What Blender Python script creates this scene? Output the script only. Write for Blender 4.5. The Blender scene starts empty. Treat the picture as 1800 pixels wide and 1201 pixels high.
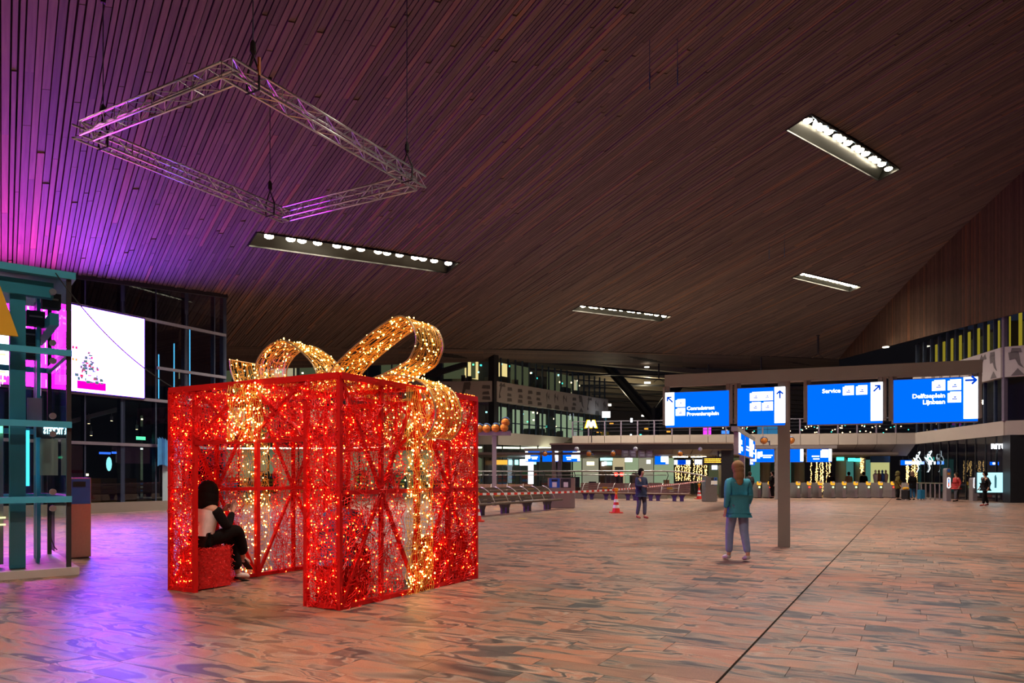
import bpy, bmesh, math, random
from mathutils import Vector, Matrix, Euler
random.seed(7)
R = math.radians
# ------------------------------------------------------------------ camera, world, exposure
FPX, CAMH, HORY = 1259.0, 1.45, 837.0          # focal length in px of the 1800x1201 frame, eye height, horizon row
sc = bpy.context.scene
cam_d = bpy.data.cameras.new('camera'); cam = bpy.data.objects.new('camera', cam_d)
sc.collection.objects.link(cam); sc.camera = cam
cam_d.sensor_width = 36.0; cam_d.lens = FPX/1800*36.0
cam_d.shift_y = (HORY-600.5)/1800.0
cam_d.clip_start = 0.1; cam_d.clip_end = 400
cam.location = (0, 0, CAMH); cam.rotation_euler = (R(90), 0, 0)
w = bpy.data.worlds.new('night'); sc.world = w; w.use_nodes = True
bgn = w.node_tree.nodes['Background']; bgn.inputs[0].default_value = (0.10, 0.12, 0.2, 1); bgn.inputs[1].default_value = 0.12
sc.view_settings.view_transform = 'Standard'; sc.view_settings.look = 'None'
sc.view_settings.exposure = 0.0; sc.view_settings.gamma = 1.0; sc.view_settings.use_curve_mapping = False
sc.cycles.max_bounces = 8; sc.cycles.transparent_max_bounces = 24
sc.cycles.diffuse_bounces = 3; sc.cycles.glossy_bounces = 3; sc.cycles.transmission_bounces = 4
sc.cycles.sample_clamp_indirect = 2.5; sc.cycles.sample_clamp_direct = 0.0
sc.cycles.use_denoising = True
sc.cycles.caustics_reflective = False; sc.cycles.caustics_refractive = False
col = sc.collection
K_HALL = 2750.0        # W of one recessed ceiling light
# ------------------------------------------------------------------ geometry helpers
AX = Vector((0.4886, 0.8725, 0)); BX = Vector((-0.8725, 0.4886, 0)); UZ = Vector((0, 0, 1))
def P(px, py, d): return Vector(((px-900)/FPX*d, d, CAMH-(py-HORY)/FPX*d))
def G(px, py):
    d = FPX*CAMH/(py-HORY); return Vector(((px-900)/FPX*d, d, 0))
def ZAT(py, d): return CAMH-(py-HORY)/FPX*d
def XY(px, d, z=0): return Vector(((px-900)/FPX*d, d, z))
def dirv(deg):                                 # plan direction, degrees to the right of straight ahead
    return Vector((math.sin(R(deg)), math.cos(R(deg)), 0))
class MB:
    def __init__(s): s.v = []; s.f = []; s.m = []
    def add(s, vs, fs, mi=0):
        o = len(s.v); s.v += [tuple(v) for v in vs]; s.f += [tuple(i+o for i in f) for f in fs]; s.m += [mi]*len(fs); return s
    def quad(s, a, b, c, d, mi=0): return s.add([a, b, c, d], [(0, 1, 2, 3)], mi)
    def obox(s, c, u, v, w_, mi=0):            # centre and three half-edge vectors
        c, u, v, w_ = map(Vector, (c, u, v, w_))
        vs = [c+i*u+j*v+k*w_ for k in (-1, 1) for j in (-1, 1) for i in (-1, 1)]
        return s.add(vs, [(0, 2, 3, 1), (4, 5, 7, 6), (0, 1, 5, 4), (2, 6, 7, 3), (0, 4, 6, 2), (1, 3, 7, 5)], mi)
    def box(s, x0, x1, y0, y1, z0, z1, mi=0):
        return s.obox(((x0+x1)/2, (y0+y1)/2, (z0+z1)/2), ((x1-x0)/2, 0, 0), (0, (y1-y0)/2, 0), (0, 0, (z1-z0)/2), mi)
    def bar(s, a, b, w_, h=None, up=UZ, mi=0): # square bar between two points
        a, b = Vector(a), Vector(b); h = h or w_; d = b-a; L = d.length
        if L < 1e-6: return s
        d /= L; up = Vector(up)
        if abs(d.dot(up)) > .98: up = Vector((AX.x, AX.y, 0)) if abs(d.z) > .9 else UZ
        x = d.cross(up).normalized(); y = x.cross(d)
        return s.obox((a+b)/2, x*w_/2, d*L/2, y*h/2, mi)
    def tube(s, pts, r, n=6, closed=False, caps=True, mi=0):
        pts = [Vector(p) for p in pts]; N = len(pts); o = len(s.v); pu = None
        rs = r if isinstance(r, (list, tuple)) else [r]*N
        for i, p in enumerate(pts):
            if closed: t = pts[(i+1) % N]-pts[i-1]
            else: t = pts[min(i+1, N-1)]-pts[max(i-1, 0)]
            if t.length < 1e-9: t = UZ.copy()
            t.normalize()
            if pu is None:
                pu = Vector((0, 0, 1)) if abs(t.z) < .9 else Vector((1, 0, 0))
            x = t.cross(pu)
            if x.length < 1e-6: x = t.orthogonal()
            x.normalize(); y = x.cross(t); pu = y
            for k in range(n):
                a = 2*math.pi*k/n; s.v.append(tuple(p+(x*math.cos(a)+y*math.sin(a))*rs[i]))
        for i in range(N if closed else N-1):
            a = o+i*n; b = o+((i+1) % N)*n
            for k in range(n): s.f.append((a+k, a+(k+1) % n, b+(k+1) % n, b+k)); s.m.append(mi)
        if caps and not closed:
            s.f.append(tuple(o+k for k in range(n))[::-1]); s.m.append(mi)
            s.f.append(tuple(o+(N-1)*n+k for k in range(n))); s.m.append(mi)
        return s
    def lathe(s, base, prof, n=16, axis=UZ, mi=0):
        base = Vector(base); axis = Vector(axis).normalized(); x = axis.orthogonal().normalized(); y = axis.cross(x); o = len(s.v)
        for (r, z) in prof:
            for k in range(n):
                a = 2*math.pi*k/n; s.v.append(tuple(base+axis*z+(x*math.cos(a)+y*math.sin(a))*r))
        for i in range(len(prof)-1):
            for k in range(n):
                s.f.append((o+i*n+k, o+i*n+(k+1) % n, o+(i+1)*n+(k+1) % n, o+(i+1)*n+k)); s.m.append(mi)
        s.f.append(tuple(o+k for k in range(n))[::-1]); s.m.append(mi)
        e = o+(len(prof)-1)*n; s.f.append(tuple(e+k for k in range(n))); s.m.append(mi)
        return s
    def prism(s, poly, org, u, v, th, mi=0):   # 2-D outline in the plane u,v pushed out by vector th
        org, u, v, th = map(Vector, (org, u, v, th)); n = len(poly)
        vs = [org+u*a+v*b for a, b in poly]; vs += [p+th for p in vs]
        fs = [tuple(range(n))[::-1], tuple(range(n, 2*n))]+[(i, (i+1) % n, n+(i+1) % n, n+i) for i in range(n)]
        return s.add(vs, fs, mi)
    def ball(s, c, r, n=8, sq=(1, 1, 1), mi=0):
        c = Vector(c); m = max(4, n//2+1); prof = [math.pi*i/(m-1) for i in range(m)]; o = len(s.v)
        for a in prof:
            for k in range(n):
                b = 2*math.pi*k/n; s.v.append((c.x+r*sq[0]*math.sin(a)*math.cos(b), c.y+r*sq[1]*math.sin(a)*math.sin(b), c.z-r*sq[2]*math.cos(a)))
        for i in range(m-1):
            for k in range(n): s.f.append((o+i*n+k, o+i*n+(k+1) % n, o+(i+1)*n+(k+1) % n, o+(i+1)*n+k)); s.m.append(mi)
        return s
    def mesh(s, name, mats, off=None, smooth=False):
        me = bpy.data.meshes.new(name)
        vs = s.v if off is None else [(a-off[0], b-off[1], c-off[2]) for a, b, c in s.v]
        me.from_pydata(vs, [], s.f)
        for m_ in (mats if isinstance(mats, (list, tuple)) else [mats]): me.materials.append(m_)
        if any(s.m): me.polygons.foreach_set('material_index', s.m)
        if smooth: me.polygons.foreach_set('use_smooth', [True]*len(me.polygons))
        me.update(); return me
    def build(s, name, mats, parent=None, smooth=False):
        off = world_loc(parent) if parent is not None else None
        return obj(name, s.mesh(name, mats, off, smooth), parent)
def world_loc(o):
    l = Vector(o.location); p = o.parent
    while p: l += Vector(p.location); p = p.parent
    return l
def obj(name, data, parent=None):
    o = bpy.data.objects.new(name, data); col.objects.link(o)
    if parent is not None: o.parent = parent
    return o
def tag(o, label=None, cat=None, group=None, kind=None):
    if label: o['label'] = label
    if cat: o['category'] = cat
    if group: o['group'] = group
    if kind: o['kind'] = kind
    return o
def thing(name, loc, label=None, cat=None, group=None, kind=None):
    o = obj(name, None); o.location = loc; o.empty_display_size = .2
    return tag(o, label, cat, group, kind)
def copy_tree(o, parent=None):
    c = o.copy(); col.objects.link(c)
    if parent is not None: c.parent = parent
    for ch in list(o.children): copy_tree(ch, c)
    return c
def text_mesh(txt, size, ext=.01, align='LEFT', bold=.0):
    cu = bpy.data.curves.new('t', 'FONT'); cu.body = txt; cu.size = size; cu.extrude = ext; cu.align_x = align; cu.offset = bold
    cu.resolution_u = 3
    o = bpy.data.objects.new('t', cu); col.objects.link(o)
    dg = bpy.context.evaluated_depsgraph_get(); me = bpy.data.meshes.new_from_object(o.evaluated_get(dg))
    bpy.data.objects.remove(o); bpy.data.curves.remove(cu); return me
def place_text(name, txt, size, pos, u, v, mat, parent, ext=.01, align='LEFT', bold=0.0):
    me = text_mesh(txt, size, ext, align, bold); u = Vector(u).normalized(); v = Vector(v).normalized(); n = u.cross(v)
    M = Matrix((u, v, n)).transposed().to_4x4()
    M.translation = Vector(pos)-(world_loc(parent) if parent else Vector()); me.transform(M)
    me.materials.clear(); me.materials.append(mat); me.name = name
    return obj(name, me, parent)
# ------------------------------------------------------------------ materials
def nn(nt, t, **k):
    n = nt.nodes.new(t)
    for a, b in k.items(): setattr(n, a, b)
    return n
def mat(name, c, rough=.5, metal=0.0, var=.12, scale=6.0, spec=None, bump=0.0):
    m = bpy.data.materials.new(name); m.use_nodes = True; nt = m.node_tree; b = nt.nodes['Principled BSDF']
    tc = nn(nt, 'ShaderNodeTexCoord'); no = nn(nt, 'ShaderNodeTexNoise'); no.inputs['Scale'].default_value = scale; no.inputs['Detail'].default_value = 3
    nt.links.new(tc.outputs['Object'], no.inputs['Vector'])
    mx = nn(nt, 'ShaderNodeMix', data_type='RGBA')
    mx.inputs[6].default_value = tuple(x*(1-var) for x in c)+(1,); mx.inputs[7].default_value = tuple(min(1, x*(1+var)) for x in c)+(1,)
    nt.links.new(no.outputs[0], mx.inputs[0]); nt.links.new(mx.outputs[2], b.inputs['Base Color'])
    b.inputs['Roughness'].default_value = rough; b.inputs['Metallic'].default_value = metal
    if spec is not None: b.inputs['Specular IOR Level'].default_value = spec
    if bump:
        bp = nn(nt, 'ShaderNodeBump'); bp.inputs['Strength'].default_value = bump; nt.links.new(no.outputs[0], bp.inputs['Height']); nt.links.new(bp.outputs[0], b.inputs['Normal'])
    return m
def emit(name, c, s, sample=True):
    m = bpy.data.materials.new(name); m.use_nodes = True; nt = m.node_tree; nt.nodes.clear()
    e = nn(nt, 'ShaderNodeEmission'); e.inputs[0].default_value = tuple(c)+(1,); e.inputs[1].default_value = s
    o = nn(nt, 'ShaderNodeOutputMaterial'); nt.links.new(e.outputs[0], o.inputs[0])
    if not sample: m.cycles.emission_sampling = 'NONE'
    return m
def glass(name, tint=(1, 1, 1), refl=1.0, rough=0.0):
    m = bpy.data.materials.new(name); m.use_nodes = True; nt = m.node_tree; nt.nodes.clear()
    t = nn(nt, 'ShaderNodeBsdfTransparent'); t.inputs[0].default_value = tuple(tint)+(1,)
    g = nn(nt, 'ShaderNodeBsdfGlossy'); g.inputs['Roughness'].default_value = rough; g.inputs[0].default_value = (.9, .95, 1, 1)
    fr = nn(nt, 'ShaderNodeFresnel'); fr.inputs[0].default_value = 1.45
    mu = nn(nt, 'ShaderNodeMath', operation='MULTIPLY'); mu.inputs[1].default_value = refl; mu.use_clamp = True
    mx = nn(nt, 'ShaderNodeMixShader'); o = nn(nt, 'ShaderNodeOutputMaterial')
    nt.links.new(fr.outputs[0], mu.inputs[0]); nt.links.new(mu.outputs[0], mx.inputs[0]); nt.links.new(t.outputs[0], mx.inputs[1]); nt.links.new(g.outputs[0], mx.inputs[2]); nt.links.new(mx.outputs[0], o.inputs[0])
    return m
def ramp(nt, stops, fac):
    r = nn(nt, 'ShaderNodeValToRGB'); e = r.color_ramp.elements
    while len(e) < len(stops): e.new(.5)
    for i, (p, c) in enumerate(stops): e[i].position = p; e[i].color = tuple(c)+(1,)
    nt.links.new(fac, r.inputs[0]); return r
def stone_material():
    m = bpy.data.materials.new('granite_paving'); m.use_nodes = True; nt = m.node_tree; b = nt.nodes['Principled BSDF']; L = nt.links.new
    geo = nn(nt, 'ShaderNodeNewGeometry'); at = nn(nt, 'ShaderNodeAttribute', attribute_name='rnd')
    vm = nn(nt, 'ShaderNodeVectorMath', operation='MULTIPLY_ADD'); L(at.outputs['Fac'], vm.inputs[0]); vm.inputs[1].default_value = (37, 91, 53); L(geo.outputs['Position'], vm.inputs[2])
    mp = nn(nt, 'ShaderNodeMapping'); mp.inputs['Rotation'].default_value = (0, 0, R(60.75)-R(90)+R(90)); mp.inputs['Scale'].default_value = (1, 1, 1)
    vr = nn(nt, 'ShaderNodeVectorRotate', rotation_type='Z_AXIS'); L(vm.outputs[0], vr.inputs['Vector']); vr.inputs['Angle'].default_value = R(29.25)
    ml = nn(nt, 'ShaderNodeVectorMath', operation='MULTIPLY'); L(vr.outputs[0], ml.inputs[0]); ml.inputs[1].default_value = (1.0, 2.6, 1)
    def noise(vec, scale, det=3, dist=0.0):
        n_ = nn(nt, 'ShaderNodeTexNoise'); n_.inputs['Scale'].default_value = scale; n_.inputs['Detail'].default_value = det; n_.inputs['Distortion'].default_value = dist; L(vec, n_.inputs['Vector']); return n_
    wn = noise(ml.outputs[0], 1.1, 2); wa = nn(nt, 'ShaderNodeVectorMath', operation='MULTIPLY_ADD'); L(wn.outputs[1], wa.inputs[0]); wa.inputs[1].default_value = (1.5, 1.9, 0); L(ml.outputs[0], wa.inputs[2])
    n1 = noise(wa.outputs[0], .9, 3, .6); n2 = noise(vm.outputs[0], 90, 2); n3 = noise(wa.outputs[0], .75, 2)
    sn = nn(nt, 'ShaderNodeMath', operation='MULTIPLY'); L(n1.outputs[0], sn.inputs[0]); sn.inputs[1].default_value = 46.0
    s2 = nn(nt, 'ShaderNodeMath', operation='SINE'); L(sn.outputs[0], s2.inputs[0])
    s3 = nn(nt, 'ShaderNodeMapRange'); L(s2.outputs[0], s3.inputs['Value']); s3.inputs['From Min'].default_value = -1
    r1 = ramp(nt, [(.34, (.055, .05, .05)), (.40, (.20, .155, .125)), (.46, (.34, .165, .11)), (.53, (.30, .135, .088)), (.57, (.24, .18, .145)), (.63, (.07, .065, .065)), (.78, (.05, .048, .05))], n1.outputs[0])
    r2 = ramp(nt, [(.0, (.05, .046, .045)), (.28, (.12, .10, .09)), (.5, (.34, .26, .21)), (.75, (.34, .19, .135)), (1, (.28, .13, .088))], s3.outputs[0])
    mf = ramp(nt, [(.44, (0, 0, 0)), (.60, (1, 1, 1))], n3.outputs[0])
    mx = nn(nt, 'ShaderNodeMix', data_type='RGBA'); L(mf.outputs[0], mx.inputs[0]); L(r1.outputs[0], mx.inputs[6]); L(r2.outputs[0], mx.inputs[7])
    sp = ramp(nt, [(.3, (.8, .8, .8)), (.7, (1.15, 1.15, 1.15))], n2.outputs[0])
    m2 = nn(nt, 'ShaderNodeMix', data_type='RGBA', blend_type='MULTIPLY'); m2.inputs[0].default_value = 1; L(mx.outputs[2], m2.inputs[6]); L(sp.outputs[0], m2.inputs[7])
    rt = nn(nt, 'ShaderNodeMath', operation='FRACT'); k = nn(nt, 'ShaderNodeMath', operation='MULTIPLY'); k.inputs[1].default_value = 7.31; L(at.outputs['Fac'], k.inputs[0]); L(k.outputs[0], rt.inputs[0])
    tone = ramp(nt, [(.0, (.62, .68, .70)), (.15, (.85, .9, .92)), (.55, (1.0, .98, .96)), (1, (1.08, .96, .90))], rt.outputs[0])
    m3 = nn(nt, 'ShaderNodeMix', data_type='RGBA', blend_type='MULTIPLY'); m3.inputs[0].default_value = 1; L(m2.outputs[2], m3.inputs[6]); L(tone.outputs[0], m3.inputs[7])
    L(m3.outputs[2], b.inputs['Base Color'])
    rr = nn(nt, 'ShaderNodeMapRange'); rr.inputs['To Min'].default_value = .34; rr.inputs['To Max'].default_value = .5; L(n1.outputs[0], rr.inputs['Value']); L(rr.outputs[0], b.inputs['Roughness'])
    b.inputs['Specular IOR Level'].default_value = .36
    return m
def wood_material(name, base, rnd_amt=.45):
    m = bpy.data.materials.new(name); m.use_nodes = True; nt = m.node_tree; b = nt.nodes['Principled BSDF']; L = nt.links.new
    geo = nn(nt, 'ShaderNodeNewGeometry'); at = nn(nt, 'ShaderNodeAttribute', attribute_name='rnd')
    no = nn(nt, 'ShaderNodeTexNoise'); no.inputs['Scale'].default_value = 2.2; no.inputs['Detail'].default_value = 4
    vr = nn(nt, 'ShaderNodeVectorRotate', rotation_type='Z_AXIS'); vr.inputs['Angle'].default_value = R(-35.4); L(geo.outputs['Position'], vr.inputs['Vector'])
    ml = nn(nt, 'ShaderNodeVectorMath', operation='MULTIPLY_ADD'); ml.inputs[1].default_value = (7, .35, 1); L(vr.outputs[0], ml.inputs[0]); L(at.outputs['Fac'], ml.inputs[2]); L(ml.outputs[0], no.inputs['Vector'])
    tone = ramp(nt, [(0, tuple(x*(1-rnd_amt) for x in base)), (.5, base), (.9, (base[0]*1.25, base[1]*1.18, base[2]*1.12)), (1, (base[0]*1.7, base[1]*1.25, base[2]*.9))], at.outputs['Fac'])
    g = ramp(nt, [(.25, (.72, .72, .72)), (.75, (1.15, 1.15, 1.15))], no.outputs[0])
    mx = nn(nt, 'ShaderNodeMix', data_type='RGBA', blend_type='MULTIPLY'); mx.inputs[0].default_value = 1; L(tone.outputs[0], mx.inputs[6]); L(g.outputs[0], mx.inputs[7]); L(mx.outputs[2], b.inputs['Base Color'])
    b.inputs['Roughness'].default_value = .62; b.inputs['Specular IOR Level'].default_value = .25
    return m
def set_rnd(me, vals):
    a = me.attributes.new('rnd', 'FLOAT', 'FACE'); a.data.foreach_set('value', vals)
M = {}
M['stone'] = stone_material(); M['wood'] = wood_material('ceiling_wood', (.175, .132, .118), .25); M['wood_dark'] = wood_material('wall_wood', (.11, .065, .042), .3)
M['grout'] = mat('grout', (.05, .045, .042), .8); M['black'] = mat('matte_black', (.022, .022, .024), .9)
M['dark'] = mat('dark_metal', (.03, .032, .038), .45, .3); M['steel'] = mat('brushed_steel', (.42, .42, .43), .32, .9, .1, 30)
M['alu'] = mat('aluminium', (.62, .64, .67), .28, .95, .08, 20); M['greypaint'] = mat('grey_paint', (.30, .285, .275), .5, 0, .06)
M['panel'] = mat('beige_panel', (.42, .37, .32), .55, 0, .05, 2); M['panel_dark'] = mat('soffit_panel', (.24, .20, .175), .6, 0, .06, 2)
M['band'] = mat('white_facade_band', (.46, .43, .42), .6, 0, .05, 2); M['bandmark'] = mat('band_relief_grey', (.13, .12, .12), .7)
M['bluesteel'] = mat('blue_steel', (.06, .42, .62), .4, .1, .15, 3); M['navy'] = mat('navy_mullion', (.05, .075, .13), .45, .4)
M['rail'] = mat('facade_rail', (.30, .30, .36), .4, .4)
M['glass'] = glass('window_glass', (.86, .92, .95), 1.1); M['glass_dark'] = glass('dark_glass', (.68, .74, .8), 1.4); M['glass_clear'] = glass('clear_glass', (.93, .98, .97), .8)
M['red'] = mat('red_frame_paint', (.62, .008, .008), .5, 0, .12, 10, .15); M['redwire'] = mat('red_wire', (.85, .012, .012), .4, 0, .2, 14, .3)
M['redfuzz'] = mat('red_tinsel', (.62, .010, .010), .6, 0, .4, 30); M['goldwire'] = mat('gold_wire', (.86, .44, .07), .35, .1, .25, 14)
M['goldedge'] = mat('gold_edge_tube', (.42, .30, .16), .35, .5)
M['bulb_red'] = emit('red_bulb', (1.0, .06, .008), 50); M['bulb_gold'] = emit('gold_bulb', (1.0, .48, .10), 27)
M['white'] = mat('white_paint', (.75, .75, .73), .5, 0, .04); M['blackcloth'] = mat('black_cloth', (.007, .0065, .007), .9, 0, .3, 20, .12)
M['lamp'] = emit('lamp_glow', (1, .86, .62), 40, False); M['yellow'] = mat('yellow_paint', (.72, .42, .02), .45, 0, .08)
# ------------------------------------------------------------------ floor of granite slabs (rows run along BX)
def ab(a, b, z=0.0): return Vector((AX.x*a+BX.x*b, AX.y*a+BX.y*b, z))
floor = MB().quad((-60, -12, -.02), (70, -12, -.02), (70, 125, -.02), (-60, 125, -.02)).build('floor', M['grout']); tag(floor, kind='structure')
def in_tiles(p): return -30 < p.x < 42 and -3 < p.y < 64
tiles = []                                     # (a0,a1,b0,b1,rnd)
rs_ = random.Random(3); a = -30.0; JB = 1.2
while a < 78:
    hgt = rs_.choice((.30, .30, .30, .22, .38)); 
    for lo, hi in ((-42.0, JB-.009), (JB+.009, 62.0)):
        b = lo-rs_.random() if lo < 0 else lo
        while b < hi:
            ln = rs_.choice((.45, .6, .75, .9, 1.1, 1.3)); e = min(b+ln, hi)
            if hi-e < .2: e = hi
            c = ab(a+hgt/2, (b+e)/2)
            if in_tiles(c): tiles.append((a, a+hgt, b, e, rs_.random()))
            b = e
    a += hgt
def tile_geo(mb, t, g=.002):
    a0, a1, b0, b1, _ = t
    q = [ab(a0+g, b0+g), ab(a0+g, b1-g), ab(a1-g, b1-g), ab(a1-g, b0+g)]
    c = [ab(a0+g*.4, b0+g*.4, -.015), ab(a0+g*.4, b1-g*.4, -.015), ab(a1-g*.4, b1-g*.4, -.015), ab(a1-g*.4, b0+g*.4, -.015)]
    mb.add(q+c, [(0, 3, 2, 1), (0, 1, 5, 4), (1, 2, 6, 5), (2, 3, 7, 6), (3, 0, 4, 7)])
def proj(p):
    d = max(p.y, .05); return 900+FPX*p.x/d, HORY-FPX*(p.z-CAMH)/d
def show(t):
    c = ab((t[0]+t[1])/2, (t[2]+t[3])/2)
    if c.y < 4.6: return 0
    x, y = proj(c)
    if not (-40 < x < 1840 and y < 1230): return 0
    return (t[1]-t[0])*(t[3]-t[2])/c.y**3
order = sorted(range(len(tiles)), key=lambda i: -show(tiles[i])); near = set(order[:300])
far = MB(); rv = []
for i, t in enumerate(tiles):
    if i in near:
        mb = MB(); tile_geo(mb, t); o = mb.build('stone_slab', M['stone'], floor); set_rnd(o.data, [t[4]]*5)
    else: tile_geo(far, t); rv += [t[4]]*5
o = far.build('stone_slab_field', M['stone'], floor); set_rnd(o.data, rv); tag(o, kind='stuff')
apron = MB().quad((-60, 62, -.012), (70, 62, -.012), (70, 124, -.012), (-60, 124, -.012)).build('rear_paving', M['stone'], floor); set_rnd(apron.data, [.6])
M['strip'] = mat('pale_strip', (.55, .47, .42), .4)
for (p0, p1) in ((G(1430, 901.5), G(2000, 939)), (G(60, 911), G(420, 889))):
    dv = (p1-p0).normalized(); MB().obox((p0+p1)/2+Vector((0, 0, .001)), dv*(p1-p0).length/2, dv.cross(UZ)*.03, UZ*.0015).build('guide_strip', M['strip'], floor)
M['ystick'] = mat('yellow_sticker', (.62, .38, .03), .5)
for px, py in ((919, 912), (874, 895), (1004, 899), (1172, 885)):
    c = G(px, py); MB().obox(c+Vector((0, 0, .0015)), AX*.09, BX*.16, UZ*.001).build('floor_sticker', M['ystick'], floor)
# ------------------------------------------------------------------ ceiling: a ruled timber surface, straight slats along SV
TH = 0.61842995; SV = Vector((-math.sin(TH), math.cos(TH), 0)); TV = Vector((math.cos(TH), math.sin(TH), 0))
def ceil_pq(p, q):
    al = 13.2027-(-.16795435)*q-.22048119*q*q/100-.38645779*q**3/1e4; be = -.1727546-.06894379*q/100-.12103127*q*q/1e4
    return al+be*p
def pq_of(x, y): y -= 30; return SV.x*x+SV.y*y, TV.x*x+TV.y*y
def cw(p, q, dz=0.0):
    qq = max(-34.0, min(52.0, q)); return Vector((SV.x*p+TV.x*q, SV.y*p+TV.y*q+30, ceil_pq(p, qq)+dz))
def ceil_hit(px, py):
    r = Vector(((px-900)/FPX, 1, (HORY-py)/FPX)); lo = 5.0; d = 5.0
    while d < 140:
        p, q = pq_of(r.x*d, d)
        if ceil_pq(p, q) < CAMH+r.z*d: break
        lo = d; d += .5
    hi = d
    for _ in range(30):
        m_ = (lo+hi)/2; p, q = pq_of(r.x*m_, m_)
        if ceil_pq(p, q) > CAMH+r.z*m_: lo = m_
        else: hi = m_
    return Vector((r.x*lo, lo, CAMH+r.z*lo))
fold_px = [(200, 609), (395, 609), (500, 610), (600, 611), (700, 612), (850, 614), (1060, 619), (1200, 623), (1320, 626), (1475, 632)]
FOLD = [ceil_hit(*p) for p in fold_px]; FOLD = [Vector((-32, 27, 7.0))]+FOLD
def RW(y): return 26.6+.065*(y-37.2)            # plan line of the right timber wall
outline = [(-32, -9), (26.6-.065*46.2, -9), (RW(20), 20), (RW(45), 45)]+[(v.x, v.y) for v in reversed(FOLD)]
def p_range(q):                                 # clip the slat line at q by the plan outline
    hits = []; n = len(outline)
    for i in range(n):
        p0, q0 = pq_of(*outline[i]); p1, q1 = pq_of(*outline[(i+1) % n])
        if (q0 <= q) != (q1 <= q): hits.append(p0+(p1-p0)*(q-q0)/(q1-q0))
    hits.sort(); return list(zip(hits[::2], hits[1::2]))
fix_px = [[(437, 432), (450, 408), (803, 462), (789, 480)], [(1383, 229), (1424, 200), (1582, 297), (1543, 317)],
          [(1004, 546), (1021, 537), (1180, 556), (1162, 565)], [(1394, 489), (1410, 479), (1514, 504), (1493, 513)]]
FIX = []
for quad in fix_px:
    pts = [pq_of(v.x, v.y) for v in (ceil_hit(*c) for c in quad)]
    qa = (pts[0][1]+pts[1][1])/2; qb = (pts[2][1]+pts[3][1])/2
    FIX.append((qa, qb, pts[0][0], pts[1][0], pts[3][0], pts[2][0]))      # p near/far edge at qa and at qb
# unseen lights added on the same grid for the hall's overall light: one row pitch in front of the two near ones, and one more row behind
for x_, y_ in ((-17.0, 14.6), (5.2, 15.0), (-5.0, -2.4)):
    p_, q_ = pq_of(x_, y_); FIX.append((q_-5, q_+5, p_-.6, p_+.6, p_-.6, p_+.6))
def fix_cut(q):
    out = []
    for qa, qb, a0, a1, b0, b1 in FIX:
        if qa-.02 < q < qb+.02:
            k = (q-qa)/(qb-qa); e = sorted((a0+(b0-a0)*k, a1+(b1-a1)*k)); out.append((e[0]-.02, e[1]+.02))
    return out
PITCH = .153; boards = []; rs_ = random.Random(11); q = -40.0
while q < 56:
    wd = PITCH*rs_.uniform(.78, 1.24); gap = rs_.choice((.022, .028, .034, .042)); qc = q+wd/2
    for p0, p1 in p_range(qc):
        segs = [(p0, p1)]
        for c0, c1 in fix_cut(qc):
            ns = []
            for s0, s1 in segs:
                if c1 <= s0 or c0 >= s1: ns.append((s0, s1))
                else:
                    if c0 > s0: ns.append((s0, c0))
                    if c1 < s1: ns.append((c1, s1))
            segs = ns
        for s0, s1 in segs:
            a = s0
            while a < s1-.05:
                e = min(s1, a+rs_.uniform(2.2, 7.5))
                if s1-e < .8: e = s1
                boards.append((a+.008, e-.008, q+gap/2, q+wd-gap/2, rs_.random(), rs_.uniform(0, .012) if rs_.random() < .8 else -.02)); a = e
    q += wd
def board_geo(mb, b):
    p0, p1, q0, q1, _, dz = b
    n = max(1, int((p1-p0)/30)); lo = [cw(p0, q0, dz), cw(p1, q0, dz), cw(p1, q1, dz), cw(p0, q1, dz)]; up = [v+Vector((0, 0, .085)) for v in lo]
    mb.add(lo+up, [(0, 1, 2, 3), (0, 4, 5, 1), (1, 5, 6, 2), (2, 6, 7, 3), (3, 7, 4, 0)])
def bshow(b):
    s = 0
    for k in (.15, .5, .85):
        c = cw(b[0]+(b[1]-b[0])*k, (b[2]+b[3])/2)
        if c.y > 4:
            x, y = proj(c)
            if 0 < x < 1800 and 0 < y < 700: s += (b[1]-b[0])*(b[3]-b[2])/c.y**3*c.z
    return s
nq, npp = 48, 30; cb = MB()
for i in range(nq):
    q0, q1 = -40+96*i/nq, -40+96*(i+1)/nq
    for p0, p1 in p_range((q0+q1)/2):
        cuts = [p0+(p1-p0)*k/6 for k in range(7)]
        for u0, u1 in zip(cuts, cuts[1:]): cb.quad(cw(u0, q0, .75), cw(u0, q1, .75), cw(u1, q1, .75), cw(u1, q0, .75))
ceiling = cb.build('ceiling', M['black']); tag(ceiling, kind='structure')
bo = sorted(range(len(boards)), key=lambda i: -bshow(boards[i])); nearb = set(bo[:300]); mb_far = MB(); rv = []
for i, b in enumerate(boards):
    if i in nearb:
        mb = MB(); board_geo(mb, b); o = mb.build('slat', M['wood'], ceiling); set_rnd(o.data, [b[4]]*5)
    else: board_geo(mb_far, b); rv += [b[4]]*5
o = mb_far.build('slat_field', M['wood'], ceiling); set_rnd(o.data, rv); tag(o, kind='stuff')
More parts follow.
